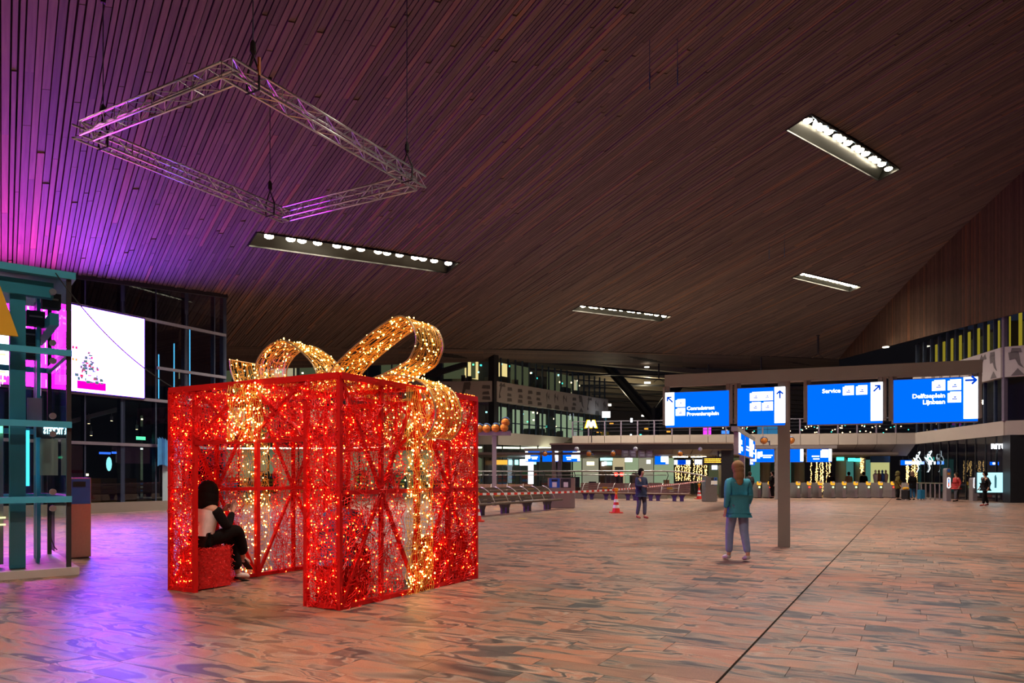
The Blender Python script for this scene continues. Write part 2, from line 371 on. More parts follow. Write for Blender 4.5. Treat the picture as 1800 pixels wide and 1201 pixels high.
# dark sheet above the slats stands in for the cavity's shade, one strip per few slats so that the gaps read black
gap_sheet = MB()
for i in range(nq*2):
    q0, q1 = -40+96*i/(nq*2), -40+96*(i+1)/(nq*2)
    for p0, p1 in p_range((q0+q1)/2):
        segs = [(p0, p1)]
        for c0, c1 in [c for k in (.05, .5, .95) for c in fix_cut(q0+(q1-q0)*k)]:
            ns = []
            for s0, s1 in segs:
                if c1 <= s0 or c0 >= s1: ns.append((s0, s1))
                else:
                    if c0 > s0: ns.append((s0, c0))
                    if c1 < s1: ns.append((c1, s1))
            segs = ns
        for s0, s1 in segs: gap_sheet.quad(cw(s0, q0, .13), cw(s0, q1, .13), cw(s1, q1, .13), cw(s1, q0, .13))
gap_sheet.build('gap_shade_sheet', M['black'], ceiling)
# soffit strip behind the fold, boards along the fold
low_px = [(120, 660, 40), (395, 652, 44), (500, 648, 47), (600, 645, 50), (700, 641, 53), (850, 636, 56.3), (1060, 640.5, 67), (1200, 646, 68), (1320, 650, 68), (1475, 652, 66)]
LOW = [Vector((-34, 30, 5.6))]+[P(*p) for p in low_px]
so = MB(); rv = []; NB = 14
for i in range(len(FOLD)-1):
    for k in range(NB):
        t0, t1 = (k+.06)/NB, (k+.94)/NB
        so.quad(FOLD[i].lerp(LOW[i], t0), FOLD[i+1].lerp(LOW[i+1], t0), FOLD[i+1].lerp(LOW[i+1], t1), FOLD[i].lerp(LOW[i], t1)); rv.append(random.random())
o = so.build('soffit_boards', M['wood'], ceiling); set_rnd(o.data, rv); tag(o, kind='stuff')
so = MB()
for i in range(len(FOLD)-1): so.quad(*[v+Vector((0, 0, .05)) for v in (FOLD[i], FOLD[i+1], LOW[i+1], LOW[i])])
so.build('soffit_backing', M['black'], ceiling)
M['spot'] = emit('downlight_glow', (1, .9, .7), 6, False)
for px, py, d in ((1137, 646, 66), (1252, 638, 66), (1382, 630, 63.5), (1557, 611, 52)):
    MB().lathe(P(px, py, d), [(.22, 0), (.22, .05)], 14).build('downlight', M['spot'], ceiling)
# ------------------------------------------------------------------ right timber wall with vertical slats, windows below
WY = [-8, 20, 37.2, 50.6, 61.8]; WZ = [9.2, 9.5, 10.0, 10.86, 11.5]
def wz(y):
    for i in range(4):
        if y <= WY[i+1]: return WZ[i]+(WZ[i+1]-WZ[i])*(y-WY[i])/(WY[i+1]-WY[i])
    return WZ[-1]
def ceil_z(x, y): return ceil_pq(*pq_of(x, y))
wr = MB(); ys = [-8+k*(62-(-8))/40 for k in range(41)]
for y0, y1 in zip(ys, ys[1:]): wr.quad((RW(y0)+.1, y0, wz(y0)), (RW(y1)+.1, y1, wz(y1)), (RW(y1)+.1, y1, ceil_z(RW(y1), y1)+.3), (RW(y0)+.1, y0, ceil_z(RW(y0), y0)+.3))
wall_right = wr.build('wall_right', M['black']); tag(wall_right, kind='structure')
y = -6.0; sf = MB(); rv = []; k = 0
while y < 61.4:
    wd = random.uniform(.13, .2); z0, z1 = wz(y), ceil_z(RW(y), y)+.05; r_ = random.random()
    if z1-z0 > .08:
        if 34 < y < 53:
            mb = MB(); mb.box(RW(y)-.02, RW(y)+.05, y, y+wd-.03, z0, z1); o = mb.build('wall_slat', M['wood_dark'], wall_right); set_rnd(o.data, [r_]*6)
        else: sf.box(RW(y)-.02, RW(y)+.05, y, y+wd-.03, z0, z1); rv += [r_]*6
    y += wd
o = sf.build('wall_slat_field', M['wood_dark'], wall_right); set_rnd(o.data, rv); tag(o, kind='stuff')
# ------------------------------------------------------------------ left glass facade along AX
WC = Vector((-13.27, 33.1, 0))                   # far corner of the glass building
def LW(t, z=0.0, off=0.0): v = WC-AX*t-BX*(-off); return Vector((v.x, v.y, z))       # off > 0 lies behind the glass
def lw_top(t): v = LW(t); return ceil_z(v.x, v.y)-.02
wall_left = thing('wall_left', LW(0)); tag(wall_left, kind='structure')
MB().obox(LW(14, .2, .1), AX*14.2, BX*.18, UZ*.2).build('stone_sill', M['panel_dark'], wall_left)
tpost = [0, .55, 2.0, 3.45, 4.9, 6.4, 8.0, 9.6, 11.2, 12.8, 14.4, 17.6, 20.8, 24, 28]
rails = [.42, 2.72, 4.62, 6.0, 7.95]
for t in tpost:
    mb = MB(); z1 = lw_top(t); c = LW(t, (z1+.4)/2, .12); mb.obox(c, AX*(.09 if t in (0, 2.0, 4.9, 8.0) else .03), BX*.12, UZ*(z1-.4)/2); mb.build('mullion', M['navy'], wall_left)
for z in rails[1:]:
    if z == 6.0:
        MB().bar(LW(-.02, z, -.03), LW(3.45, z, -.03), .07, .12).build('rail', M['rail'], wall_left)
    else: MB().bar(LW(-.02, z, -.03), LW(28, z, -.03), .07, .12).build('rail', M['rail'], wall_left)
MB().bar(LW(-.1, lw_top(0), 0), LW(9, lw_top(9), 0), .16, .22).build('head_trim', M['dark'], wall_left)
for t0, t1 in zip(tpost, tpost[1:]):
    zs = rails+[None]
    for z0, z1 in zip(zs, zs[1:]):
        a_, b_ = (lw_top(t0), lw_top(t1)) if z1 is None else (z1-.06, z1-.06)
        MB().add([LW(t0+.03, z0+.06), LW(t1-.03, z0+.06), LW(t1-.03, b_), LW(t0+.03, a_), LW(t0+.03, z0+.06, .02), LW(t1-.03, z0+.06, .02), LW(t1-.03, b_, .02), LW(t0+.03, a_, .02)],
                 [(0, 1, 2, 3), (5, 4, 7, 6), (0, 4, 5, 1), (2, 6, 7, 3), (1, 5, 6, 2), (0, 3, 7, 4)]).build('pane', M['glass_dark'], wall_left)
for t in (0,):                                   # end wall of the glass building, going back along BX
    for k in range(4):
        c0 = LW(0, 0, .3+k*3); c1 = LW(0, 0, 3.1+k*3)
        MB().quad(Vector((c0.x, c0.y, .4)), Vector((c1.x, c1.y, .4)), Vector((c1.x, c1.y, 8.6)), Vector((c0.x, c0.y, 8.6))).build('end_pane', M['glass_dark'], wall_left)
# rooms behind the facade
M['roomdark'] = mat('room_dark', (.09, .085, .095), .7); M['roomwood'] = mat('room_wood', (.16, .075, .035), .5, 0, .3)
MB().obox(LW(14, 4.4, 7), AX*14, BX*.1, UZ*4.4).obox(LW(14, 4.62, 3.6), AX*14, BX*3.4, UZ*.12).obox(LW(14, .3, 3.6), AX*14, BX*3.4, UZ*.05).build('interior_shell', M['roomdark'], wall_left)
M['tubeblue'] = emit('blue_tube', (.12, .62, 1.0), 2.2, False)
for t, z0, z1 in ((.95, 4.8, 8.3), (1.75, 4.8, 7.4), (2.5, 4.8, 6.8), (3.2, 4.8, 6.3)):
    MB().tube([LW(t, z0, 1.2), LW(t, z1, 1.2)], .022, 6).build('light_tube', M['tubeblue'], wall_left)
M['warmlamp'] = emit('warm_lamp', (1, .72, .35), 7, False)
MB().lathe(LW(1.05, 4.93, 1.3), [(.1, 0), (.26, .03), (.1, .06)], 14).build('pendant_lamp', M['warmlamp'], wall_left)
MB().bar(LW(4.2, 4.25, 1.5), LW(6.0, 3.5, 2.9), .2, .16).build('light_track', M['white'], wall_left)
for t, z, o_ in ((4.5, 3.75, 1.4), (5.1, 3.62, 2.0), (5.6, 3.48, 2.6), (4.3, 3.2, 3.2), (5.0, 3.08, 3.6), (5.5, 3.05, 4.0), (3.0, 3.5, 2.0)):
    mb = MB(); mb.lathe(LW(t, z, o_), [(.05, 0), (.06, .18), (.03, .2)], 8); mb.tube([LW(t, z+.2, o_), LW(t, z+.42, o_)], .012, 4); mb.lathe(LW(t, z-.01, o_), [(.045, 0), (.045, .01)], 8, mi=1); ts = mb.build('track_spot', [M['white'], M['warmlamp']], wall_left)
    L = bpy.data.lights.new('track_spot_beam', 'SPOT'); L.energy = 22; L.color = (1, .68, .38); L.spot_size = R(95); L.spot_blend = .6; L.shadow_soft_size = .04; lo = obj('track_spot_beam', L, ts); lo.location = LW(t, z-.03, o_)-Vector(wall_left.location)
for t, z0, z1 in ((3.2, .35, 1.35), (5.4, .35, 1.25)):
    MB().obox(LW(t+.6, (z0+z1)/2, 2.4), AX*.8, BX*.4, UZ*(z1-z0)/2).build('cafe_counter', M['roomwood'], wall_left)
M['greenlight'] = emit('green_light', (.12, .8, .35), 3, False); M['cyanlight'] = emit('cyan_light', (.35, .9, .85), 2.2, False); M['bluelight'] = emit('blue_light', (.05, .2, 1), 2.0, False)
MB().ball(LW(4.55, 1.95, 1.5), .3, 12, (.35, .35, 1)).build('oval_shop_light', M['cyanlight'], wall_left)
MB().obox(LW(3.6, 3.05, .8), AX*.2, BX*.02, UZ*.07).build('exit_light', M['greenlight'], wall_left)
for t, z, s_, m_ in ((4.3, 2.42, .24, 'bluelight'), (3.9, 2.45, .1, 'bluelight'), (6.2, 2.2, .16, 'greenlight'), (5.2, 1.5, .2, 'warmlamp')):
    MB().obox(LW(t, z, 2.2), AX*s_, BX*.02, UZ*.045).build('shop_light', M[m_], wall_left)
M['poster'] = mat('cream_poster', (.55, .46, .33), .6); M['posterred'] = mat('poster_red', (.45, .05, .06), .6)
MB().obox(LW(6.75, 2.0, .1), AX*.42, BX*.01, UZ*.62).build('window_poster', M['poster'], wall_left)
MB().obox(LW(6.75, 1.62, .085), AX*.42, BX*.008, UZ*.06).build('poster_stripe', M['posterred'], wall_left)
M['bannerblue'] = mat('banner_blue', (.05, .28, .62), .6, 0, .3, 3)
mb = MB(); n = 12
for i in range(n):
    for j in range(1):
        def bp(i_, z): return LW(3.55-1.25*i_/n, z+.06*math.sin(i_*.9), -.25+.05*math.sin(i_*1.3))
        mb.quad(bp(i, 1.95-.1*(1-i/n)), bp(i+1, 1.95-.1*(1-(i+1)/n)), bp(i+1, 2.95), bp(i, 2.95+.1*(1-i/n)))
banner = mb.build('hanging_banner', M['bannerblue']); tag(banner, 'wavy blue cloth banner hanging on the glass facade', 'banner')
place_text('lettering', 'n', .5, LW(2.62, 2.42, -.36), AX, UZ, M['white'], banner, .01, bold=.01)
MB().obox(LW(2.75, 1.15, -.06), AX*.45, BX*.015, UZ*.78).build('pale_door_panel', mat('pale_blue_panel', (.35, .48, .55), .5), wall_left)

# ------------------------------------------------------------------ recessed ceiling lights
M['housing'] = mat('light_housing', (.018, .018, .016), .35, .4); M['reflector'] = mat('light_reflector', (.035, .035, .03), .3, .6)
where = ['in the purple-lit slats beside the truss', 'nearest above the big sign gantry', 'in the brown slats above the metro canopy', 'closest to the dark timber wall', 'added out of view before the glass lift', 'added out of view over the near paving', 'added out of view behind the near paving']
for fi, (qa, qb, a0, a1, b0, b1) in enumerate(FIX):
    c = cw((a0+a1+b0+b1)/4, (qa+qb)/2); f = thing('ceiling_light', c, 'long recessed ceiling light with round lamps, '+where[fi], 'ceiling light', 'recessed ceiling lights')
    def fp(u, v, dz): pp = (a0+(b0-a0)*u)*(1-v)+(a1+(b1-a1)*u)*v; return cw(pp, qa+(qb-qa)*u, dz)
    H = .62
    MB().quad(fp(0, 0, H), fp(1, 0, H), fp(1, 1, H), fp(0, 1, H)).quad(fp(0, 0, 0), fp(0, 1, 0), fp(0, 1, H), fp(0, 0, H)).quad(fp(1, 0, 0), fp(1, 1, 0), fp(1, 1, H), fp(1, 0, H)).quad(fp(0, 1, 0), fp(1, 1, 0), fp(1, 1, H), fp(0, 1, H)).quad(fp(0, 0, 0), fp(1, 0, 0), fp(1, 0, H), fp(0, 0, H)).build('housing', M['housing'], f)
    MB().quad(fp(.005, .03, .03), fp(.995, .03, .03), fp(.99, .3, .42), fp(.01, .3, .42)).build('reflector', M['reflector'], f)
    rim = MB()
    for k in range(4):
        e = [(0, 0), (1, 0), (1, 1), (0, 1)]; rim.bar(fp(*e[k], .0), fp(*e[(k+1) % 4], .0), .05, .06)
    rim.build('rim', M['housing'], f)
    bar = MB(); bar.bar(fp(.03, .66, .36), fp(.97, .66, .36), .05); bar.build('lamp_rail', mat('rail_blue_grey', (.12, .2, .32), .4, .5), f)
    NL = 14
    for k in range(NL):
        u = .06+.88*(k+.5*(k % 3 == 1)*.6)/(NL-1); b_ = fp(u, .62, .12)
        nl = MB(); nl.lathe(b_, [(.17, 0), (.19, .05), (.12, .22), (.05, .3)], 12); lo = nl.build('lamp', M['steel'], f)
        MB().ball(b_+Vector((0, 0, .0)), .19, 10, (1, 1, .5)).build('bulb', M['lamp'], lo)
    L = bpy.data.lights.new('ceiling_light_beam', 'AREA'); L.shape = 'RECTANGLE'; L.size = (fp(1, .5, 0)-fp(0, .5, 0)).length*.9; L.size_y = .25; L.energy = K_HALL; L.color = (1, .86, .70); L.spread = R(125)
    lo = obj('light_beam' if fi < 4 else ('ceiling_light_left_offscreen', 'ceiling_light_overhead_offscreen', 'ceiling_light_behind_offscreen')[fi-4], L, f); lo.location = fp(.5, .55, .08)-c
    d_ = (fp(1, .5, 0)-fp(0, .5, 0)); lo.rotation_euler = (0, 0, math.atan2(d_.y, d_.x))
# ------------------------------------------------------------------ LED screens behind the glass
def screen(name, t0, t1, z0, z1, off, em, label, cat='screen'):
    s = thing(name, LW((t0+t1)/2, z0, off), label, cat)
    MB().obox(LW((t0+t1)/2, (z0+z1)/2, off+.08), AX*((t1-t0)/2+.05), BX*.06, UZ*((z1-z0)/2+.05)).build('case', M['dark'], s)
    MB().quad(LW(t1, z0, off), LW(t0, z0, off), LW(t0, z1, off), LW(t1, z1, off)).build('display', em, s)
    return s
M['scr_white'] = emit('screen_white', (.17, .06, 1.0), 44.0); M['scr_pink'] = emit('screen_pink', (1.0, .004, .80), 25.0); M['scr_white2'] = emit('screen_white_plain', (.85, .93, 1), 5.5, False)
s = screen('led_screen', 4.08, 7.0, 4.66, 7.9, -.16, M['scr_white'], 'large white LED screen with a small decorated tree, behind the glass facade')
# printed tree in the lower corner of the picture
pz, pt = 4.75, 6.35
M['pg'] = emit('print_green', (.10, .22, .22), 1, False); M['pr'] = emit('print_red', (.9, .05, .1), 1.2, False); M['pm'] = emit('print_magenta', (1, .0, .42), 1.6, False); M['po'] = emit('print_orange', (1, .4, .05), 1.4, False); M['pk'] = emit('print_grey', (.18, .16, .22), 1, False)
rt = random.Random(5); tg = [MB() for _ in range(3)]
for i in range(60):
    h_ = rt.random()**1.3; wv_ = (1-h_)*.62; tt = pt+rt.uniform(-wv_, wv_); zz = pz+.3+h_*1.15
    tg[0 if rt.random() < .6 else (1 if rt.random() < .5 else 2)].obox(LW(tt, zz, -.175), AX*rt.uniform(.02, .07), BX*.003, UZ*rt.uniform(.02, .06))
for k, mm, nm in ((0, 'pg', 'picture_tree_green'), (1, 'pr', 'picture_tree_baubles'), (2, 'pk', 'picture_tree_twigs')): tag(tg[k].build(nm, M[mm], s), kind='stuff')
MB().obox(LW(pt-.1, pz+.17, -.174), AX*.55, BX*.003, UZ*.15).build('picture_base', M['pm'], s)
for dt in (.48, .6):
    MB().obox(LW(pt+dt, pz+1.55, -.174), AX*.04, BX*.003, UZ*.05).build('picture_mark', M['pr'], s)
    MB().obox(LW(pt+dt, pz+1.1, -.174), AX*.04, BX*.003, UZ*.05).build('picture_mark', M['po'], s)
s = screen('pink_screen', 7.15, 12.4, 4.66, 7.85, -.16, M['scr_pink'], 'magenta LED screen glowing through the glass lift shaft')
rt = random.Random(9); mb = MB(); mb2 = MB()
for i in range(70):
    mb.obox(LW(7.2+rt.random()*3.5, 4.8+rt.random()*2.9, -.175), AX*.012, BX*.003, UZ*rt.uniform(.1, .6))
for i in range(120):
    mb2.obox(LW(7.2+rt.random()*3.5, rt.choice((7.6, 7.3, 7.05))+rt.uniform(-.1, .1), -.177), AX*.03, BX*.003, UZ*.035)
tag(mb.build('picture_streaks', emit('pink_streak', (1, .45, .95), 3, False), s), kind='stuff'); tag(mb2.build('picture_sparkles', emit('blue_sparkle', (.4, .6, 1), 4, False), s), kind='stuff')
MB().obox(LW(9.6, 5.9, -.176), AX*.55, BX*.003, UZ*.95).build('picture_white_field', M['scr_white2'], s)
# ------------------------------------------------------------------ gift box
BF = Vector((-1.862, 7.735, 0)); SA, SB, HB = 2.76, 2.85, 2.537
def bx(a, b, z): return BF+AX*a+BX*b+UZ*z         # a: depth from the front, b: to the left
box = thing('gift_box', bx(SA/2, SB/2, 0), 'walk-in red wire gift box of fairy lights with gold ribbons and a bow', 'gift box')
T = .05
fr = box
def fbar(name, p, q_, w_=T): MB().bar(p, q_, w_).build(name, M['red'], fr)
OB0, OB1, HZ = .49, 2.38, 1.86                     # opening between the piers, underside of the header
for a_ in (0, SA):
    for b_ in (0, SB): fbar('corner_post', bx(a_, b_, 0), bx(a_, b_, HB), .05)
    fbar('top_rail', bx(a_, 0, HB), bx(a_, SB, HB), .07); fbar('header_rail', bx(a_, OB0, HZ), bx(a_, OB1, HZ))
    fbar('bottom_rail', bx(a_, 0, .03), bx(a_, OB0, .03)); fbar('bottom_rail', bx(a_, OB1, .03), bx(a_, SB, .03))
    for b_ in (OB0, OB1): fbar('door_post', bx(a_, b_, 0), bx(a_, b_, HB))
    fbar('header_post', bx(a_, SB/2, HZ), bx(a_, SB/2, HB), .035)
    for b0, b1 in ((OB0, SB/2), (SB/2, OB1)):
        fbar('header_brace', bx(a_, b0, HZ), bx(a_, b1, HB), .04); fbar('header_brace', bx(a_, b0, HB), bx(a_, b1, HZ), .04)
for b_ in (0, SB):
    fbar('top_rail', bx(0, b_, HB), bx(SA, b_, HB), .07); fbar('bottom_rail', bx(0, b_, .03), bx(SA, b_, .03)); fbar('mid_rail', bx(0, b_, HB/2), bx(SA, b_, HB/2))
    fbar('centre_post', bx(SA/2, b_, 0), bx(SA/2, b_, HB), .06)
    for k in (.25, .75):
        fbar('post', bx(SA*k, b_, 0), bx(SA*k, b_, HB), .045)
    for a0, a1 in ((0, SA/2), (SA/2, SA)):
        fbar('diagonal_brace', bx(a0, b_, 0), bx(a1, b_, HB), .038); fbar('diagonal_brace', bx(a0, b_, HB), bx(a1, b_, 0), .038)
fbar('roof_rail', bx(SA/2, 0, HB), bx(SA/2, SB, HB)); fbar('roof_rail', bx(0, SB/2, HB), bx(SA, SB/2, HB))
# curly wire panels: warped lines with random cross links
def wire_panel(name, org, u, v, nrm, lu, lv, mat_, seed, sp=.042, amp=.032, r=.0040, skip=None, grid=False, link=.5):
    rw = random.Random(seed); ph = [(rw.uniform(5, 17), rw.uniform(5, 17), rw.uniform(0, 6.28), rw.uniform(.4, 1)) for _ in range(6)]
    def warp(a, b):
        dx = dy = dn = 0
        for i, (fx, fy, p_, am) in enumerate(ph):
            s_ = math.sin(fx*a+fy*b*(1 if i % 2 else -1)+p_)*am; c_ = math.cos(fy*1.7*a-fx*1.3*b+p_*2)*am
            dx += s_; dy += c_; dn += math.sin(fx*2.1*a+p_)*math.cos(fy*2.3*b)*am
        return dx*amp*.55, dy*amp*.55, dn*.012
    mb = MB(); nl = int(lv/sp); step = .036; ns = int(lu/step)
    def pt(a, b):
        dx, dy, dn = warp(a, b); a2 = min(lu, max(0, a+dx)); b2 = min(lv, max(0, b+dy)); return org+u*a2+v*b2+nrm*dn
    for i in range(nl+1):
        run = []
        for j in range(ns+1):
            a, b = j*lu/ns, i*lv/nl
            if (skip and skip(a, b)) or rw.random() < .03:
                if len(run) > 1: mb.tube(run, r, 3, caps=False)
                run = []; continue
            run.append(pt(a, b+rw.uniform(-.006, .006)))
        if len(run) > 1: mb.tube(run, r, 3, caps=False)
        if i < nl:
            for j in range(ns+1):
                if rw.random() < link:
                    a = (j+rw.random())*lu/ns; b = i*lv/nl
                    if a > lu or (skip and skip(a, b)): continue
                    k = 2 if rw.random() < .35 else 1
                    p0 = pt(a, b); p1 = pt(a+rw.uniform(-.02, .02), min(lv, b+k*lv/nl)); mid = (p0+p1)/2+u*rw.uniform(-.015, .015)
                    mb.tube([p0, mid, p1], r, 3, caps=False)
    return mb
def bulbs(pts, r, seed):
    mb = MB(); rb = random.Random(seed)
    for p in pts:
        q_ = r*rb.uniform(.75, 1.35); x, y, z = p
        mb.add([(x+q_, y, z), (x-q_, y, z), (x, y+q_, z), (x, y-q_, z), (x, y, z+q_*1.25), (x, y, z-q_*1.25)], [(0, 2, 4), (2, 1, 4), (1, 3, 4), (3, 0, 4), (2, 0, 5), (1, 2, 5), (3, 1, 5), (0, 3, 5)])
    return mb
RIBA = (SA/2-.27, SA/2+.27); RIBB = (SB/2-.29, SB/2+.29)
rb = random.Random(21)
def side_panel(b_, out, seed, name):
    rib = lambda a, v: RIBA[0] < a < RIBA[1]
    w_ = tag(wire_panel(name, bx(0, b_, 0)+out*.02, AX, UZ, out, SA, HB, 0, seed, sp=.038, skip=rib, link=.66).build(name, M['redwire'], box), kind='stuff')
    w2 = tag(wire_panel(name, bx(0, b_, 0)-out*.03, AX, UZ, out, SA, HB, 0, seed+50, sp=.05, skip=rib, link=.7, amp=.03).build(name+'_lining', M['redwire'], box), kind='stuff')
    g = tag(wire_panel('g', bx(RIBA[0], b_, 0)+out*.05, UZ, AX, out, HB, RIBA[1]-RIBA[0], 0, seed+9, sp=.036, amp=.014, link=.5).build('side_ribbon', M['goldwire'], box), kind='stuff')
    pts = []
    for _ in range(480):
        a, z = rb.uniform(0, SA), rb.uniform(0, HB)
        if not rib(a, z): pts.append(bx(a, b_, z)+out*rb.uniform(-.03, .04))
    for k in range(60): pts.append(bx(rb.uniform(0, SA), b_, HB+.04))
    tag(bulbs(pts, .0066, seed).build('red_light_string', M['bulb_red'], box), kind='stuff')
    pts = [bx(rb.uniform(*RIBA), b_, rb.uniform(0, HB))+out*rb.uniform(.0, .09) for _ in range(190)]
    tag(bulbs(pts, .0084, seed+1).build('gold_light_string', M['bulb_gold'], box), kind='stuff')
def end_panel(a_, out, seed):
    def hole(b, z): return OB0 < b < OB1 and z < HZ
    skip = lambda b, z: hole(b, z) or (RIBB[0] < b < RIBB[1])
    tag(wire_panel('w', bx(a_, 0, 0)+out*.02, BX, UZ, out, SB, HB, 0, seed, sp=.034, skip=skip, link=.7).build('end_mesh', M['redwire'], box), kind='stuff')
    tag(wire_panel('w', bx(a_, 0, 0)-out*.03, BX, UZ, out, SB, HB, 0, seed+3, sp=.045, skip=skip, link=.8).build('end_mesh_lining', M['redwire'], box), kind='stuff')
    tag(wire_panel('w', bx(a_, RIBB[0], HZ)+out*.05, UZ, BX, out, HB-HZ, RIBB[1]-RIBB[0], 0, seed+5, sp=.034, amp=.014).build('end_ribbon', M['goldwire'], box), kind='stuff')
    pts = []
    while len(pts) < 330:
        b, z = rb.uniform(0, SB), rb.uniform(0, HB)
        if not skip(b, z): pts.append(bx(a_, b, z)+out*rb.uniform(-.03, .04))
    tag(bulbs(pts, .0066, seed).build('red_light_string', M['bulb_red'], box), kind='stuff')
    pts = [bx(a_, rb.uniform(*RIBB), rb.uniform(HZ, HB))+out*rb.uniform(0, .09) for _ in range(110)]
    tag(bulbs(pts, .0084, seed+1).build('gold_light_string', M['bulb_gold'], box), kind='stuff')
side_panel(0, -BX, 101, 'side_mesh'); side_panel(SB, BX, 202, 'side_mesh'); end_panel(0, -AX, 303); end_panel(SA, AX, 404)
# bow: bands of gold wire swept along profiles in the BX-z plane, width along AX
BC = bx(SA/2, SB/2, HB)
def cat_pts(prof, n=8):
    out = []; N = len(prof)
    for i in range(N-1):
        p0, p1, p2, p3 = [Vector(prof[max(0, min(N-1, i+k))]) for k in (-1, 0, 1, 2)]
        for j in range(n):
            t = j/n; out.append(.5*((2*p1)+(p2-p0)*t+(2*p0-5*p1+4*p2-p3)*t*t+(3*p1-p0-3*p2+p3)*t**3))
    out.append(Vector(prof[-1])); return out
def band(name, prof, wd, seed):
    C = cat_pts(prof); L = [0.0]
    for p, q_ in zip(C, C[1:]): L.append(L[-1]+(q_-p).length)
    tot = L[-1]
    def at(s_, w_):
        s_ = max(0, min(tot-1e-6, s_)); i = 0
        while L[i+1] < s_: i += 1
        k = (s_-L[i])/(L[i+1]-L[i]+1e-9); p = C[i].lerp(C[i+1], k)
        return BC-BX*p[0]+UZ*p[1]+AX*w_
    b = thing(name, BC-Vector()); b.parent = box; b.location = BC-Vector(box.location)
    for w_ in (-wd/2, wd/2):
        MB().tube([at(tot*i/60, w_) for i in range(61)], .011, 6).build('edge_tube', M['goldedge'], b, True)
    e = MB(); e.tube([at(0, -wd/2), at(0, wd/2)], .009, 5); e.tube([at(tot, -wd/2), at(tot, wd/2)], .009, 5); e.build('end_tube', M['goldedge'], b)
    rw = random.Random(seed); mb = MB(); nl = 24
    for i in range(nl+1):
        ph = rw.uniform(0, 6.28); fr_ = rw.uniform(5, 11)
        mb.tube([at(tot*j/(int(tot/.05)), max(-wd/2, min(wd/2, -wd/2+wd*i/nl+.022*math.sin(fr_*tot*j/int(tot/.05)+ph)+rw.uniform(-.006, .006)))) for j in range(int(tot/.05)+1)], 0.004, 3, caps=False)
    for k in range(int(tot*210)):
        s_ = rw.uniform(0, tot); w0 = rw.uniform(-wd/2, wd/2); w1 = max(-wd/2, min(wd/2, w0+rw.uniform(-.12, .12))); s1 = s_+rw.uniform(-.06, .06)
        mb.tube([at(s_, w0), at((s_+s1)/2+.015, (w0+w1)/2), at(s1, w1)], 0.004, 3, caps=False)
    tag(mb.build('wire_mesh', M['goldwire'], b), kind='stuff')
    pts = [at(rw.uniform(0, tot), rw.uniform(-wd/2, wd/2))+Vector((rw.uniform(-.02, .02), rw.uniform(-.02, .02), rw.uniform(-.02, .03))) for _ in range(int(tot*75))]
    pts += [at(tot*i/40, w_) for i in range(41) for w_ in (-wd/2, wd/2) if rw.random() < .7]
    tag(bulbs(pts, .0082, seed).build('gold_light_string', M['bulb_gold'], b), kind='stuff')
    return b
WB = .56
band('bow_loop', [(.02, .06), (.14, .16), (.34, .35), (.6, .52), (.815, .64), (1.1, .78), (1.372, .86), (1.55, .76), (1.63, .56), (1.57, .40), (1.46, .29), (1.04, .15), (.5, .06), (.1, .04)], WB, 1)
band('bow_loop', [(.02, .06), (.0, .15), (-.0, .27), (-.1, .42), (-.317, .60), (-.613, .75), (-.9, .69), (-1.1, .52), (-1.135, .35), (-1.05, .18), (-.8, .08), (-.4, .04)], WB, 2)
band('bow_tail', [(-.2, .03), (-.8, .04), (-1.2, .05), (-1.45, .12), (-1.571, .26), (-1.64, .42), (-1.667, .57)], WB, 3)
band('bow_tail', [(.2, .05), (.7, .10), (1.1, .15), (1.346, .145), (1.62, .07), (1.80, -.05), (1.90, -.25), (1.90, -.42), (1.84, -.54), (1.74, -.63)], WB, 4)
band('bow_knot', [(-.16, .03), (-.16, .22), (0, .3), (.16, .22), (.16, .03)], .34, 5)
for sgn in (0, 1):                                   # flat ribbon over the roof
    lu = SB if sgn else SA
    tag(wire_panel('w', bx(RIBA[0], 0, HB+.04) if sgn else bx(0, RIBB[0], HB+.04), BX if sgn else AX, AX if sgn else BX, UZ, lu, .55, 0, 71+sgn, sp=.045, amp=.014).build('roof_ribbon', M['goldwire'], box), kind='stuff')
# tinsel seats
def seat(a0, a1, b0, b1, h, label, seed):
    t = thing('tinsel_seat', bx((a0+a1)/2, (b0+b1)/2, 0), label, 'seat', 'red tinsel seats in the gift box')
    MB().obox(bx((a0+a1)/2, (b0+b1)/2, h/2+.002), AX*(a1-a0-.06)/2, BX*(b1-b0-.06)/2, UZ*(h/2-.012)).build('core', M['redfuzz'], t)
    rw = random.Random(seed); mb = MB()
    for _ in range(1500):
        f_ = rw.choice('abcd'); a, b, z = rw.uniform(a0, a1), rw.uniform(b0, b1), rw.uniform(0.02, h)
        if f_ == 'a': a = a0+.02
        elif f_ == 'b': b = b0+.02
        elif f_ == 'c': z = h-.01
        else: a = a1-.02
        p = bx(a, b, z); d = Vector((rw.uniform(-1, 1), rw.uniform(-1, 1), rw.uniform(-.6, .8)))*.035; mb.tube([p, p+d*.6+UZ*.006, p+d], .003, 3, caps=False)
    for v in mb.v: pass
    mb.v = [(x, y, max(.003, z)) for x, y, z in mb.v]
    tag(mb.build('tinsel', M['redfuzz'], t), kind='stuff'); return t
seat(.04, .62, 2.42, 2.80, .53, 'red tinsel cube seat under the woman in the white vest', 1)
seat(.04, .55, .05, .45, .55, 'red tinsel cube seat under the person in blue', 2)
seat(1.80, 2.70, .05, .45, .64, 'long red tinsel seat in the rear corner of the gift box', 3)
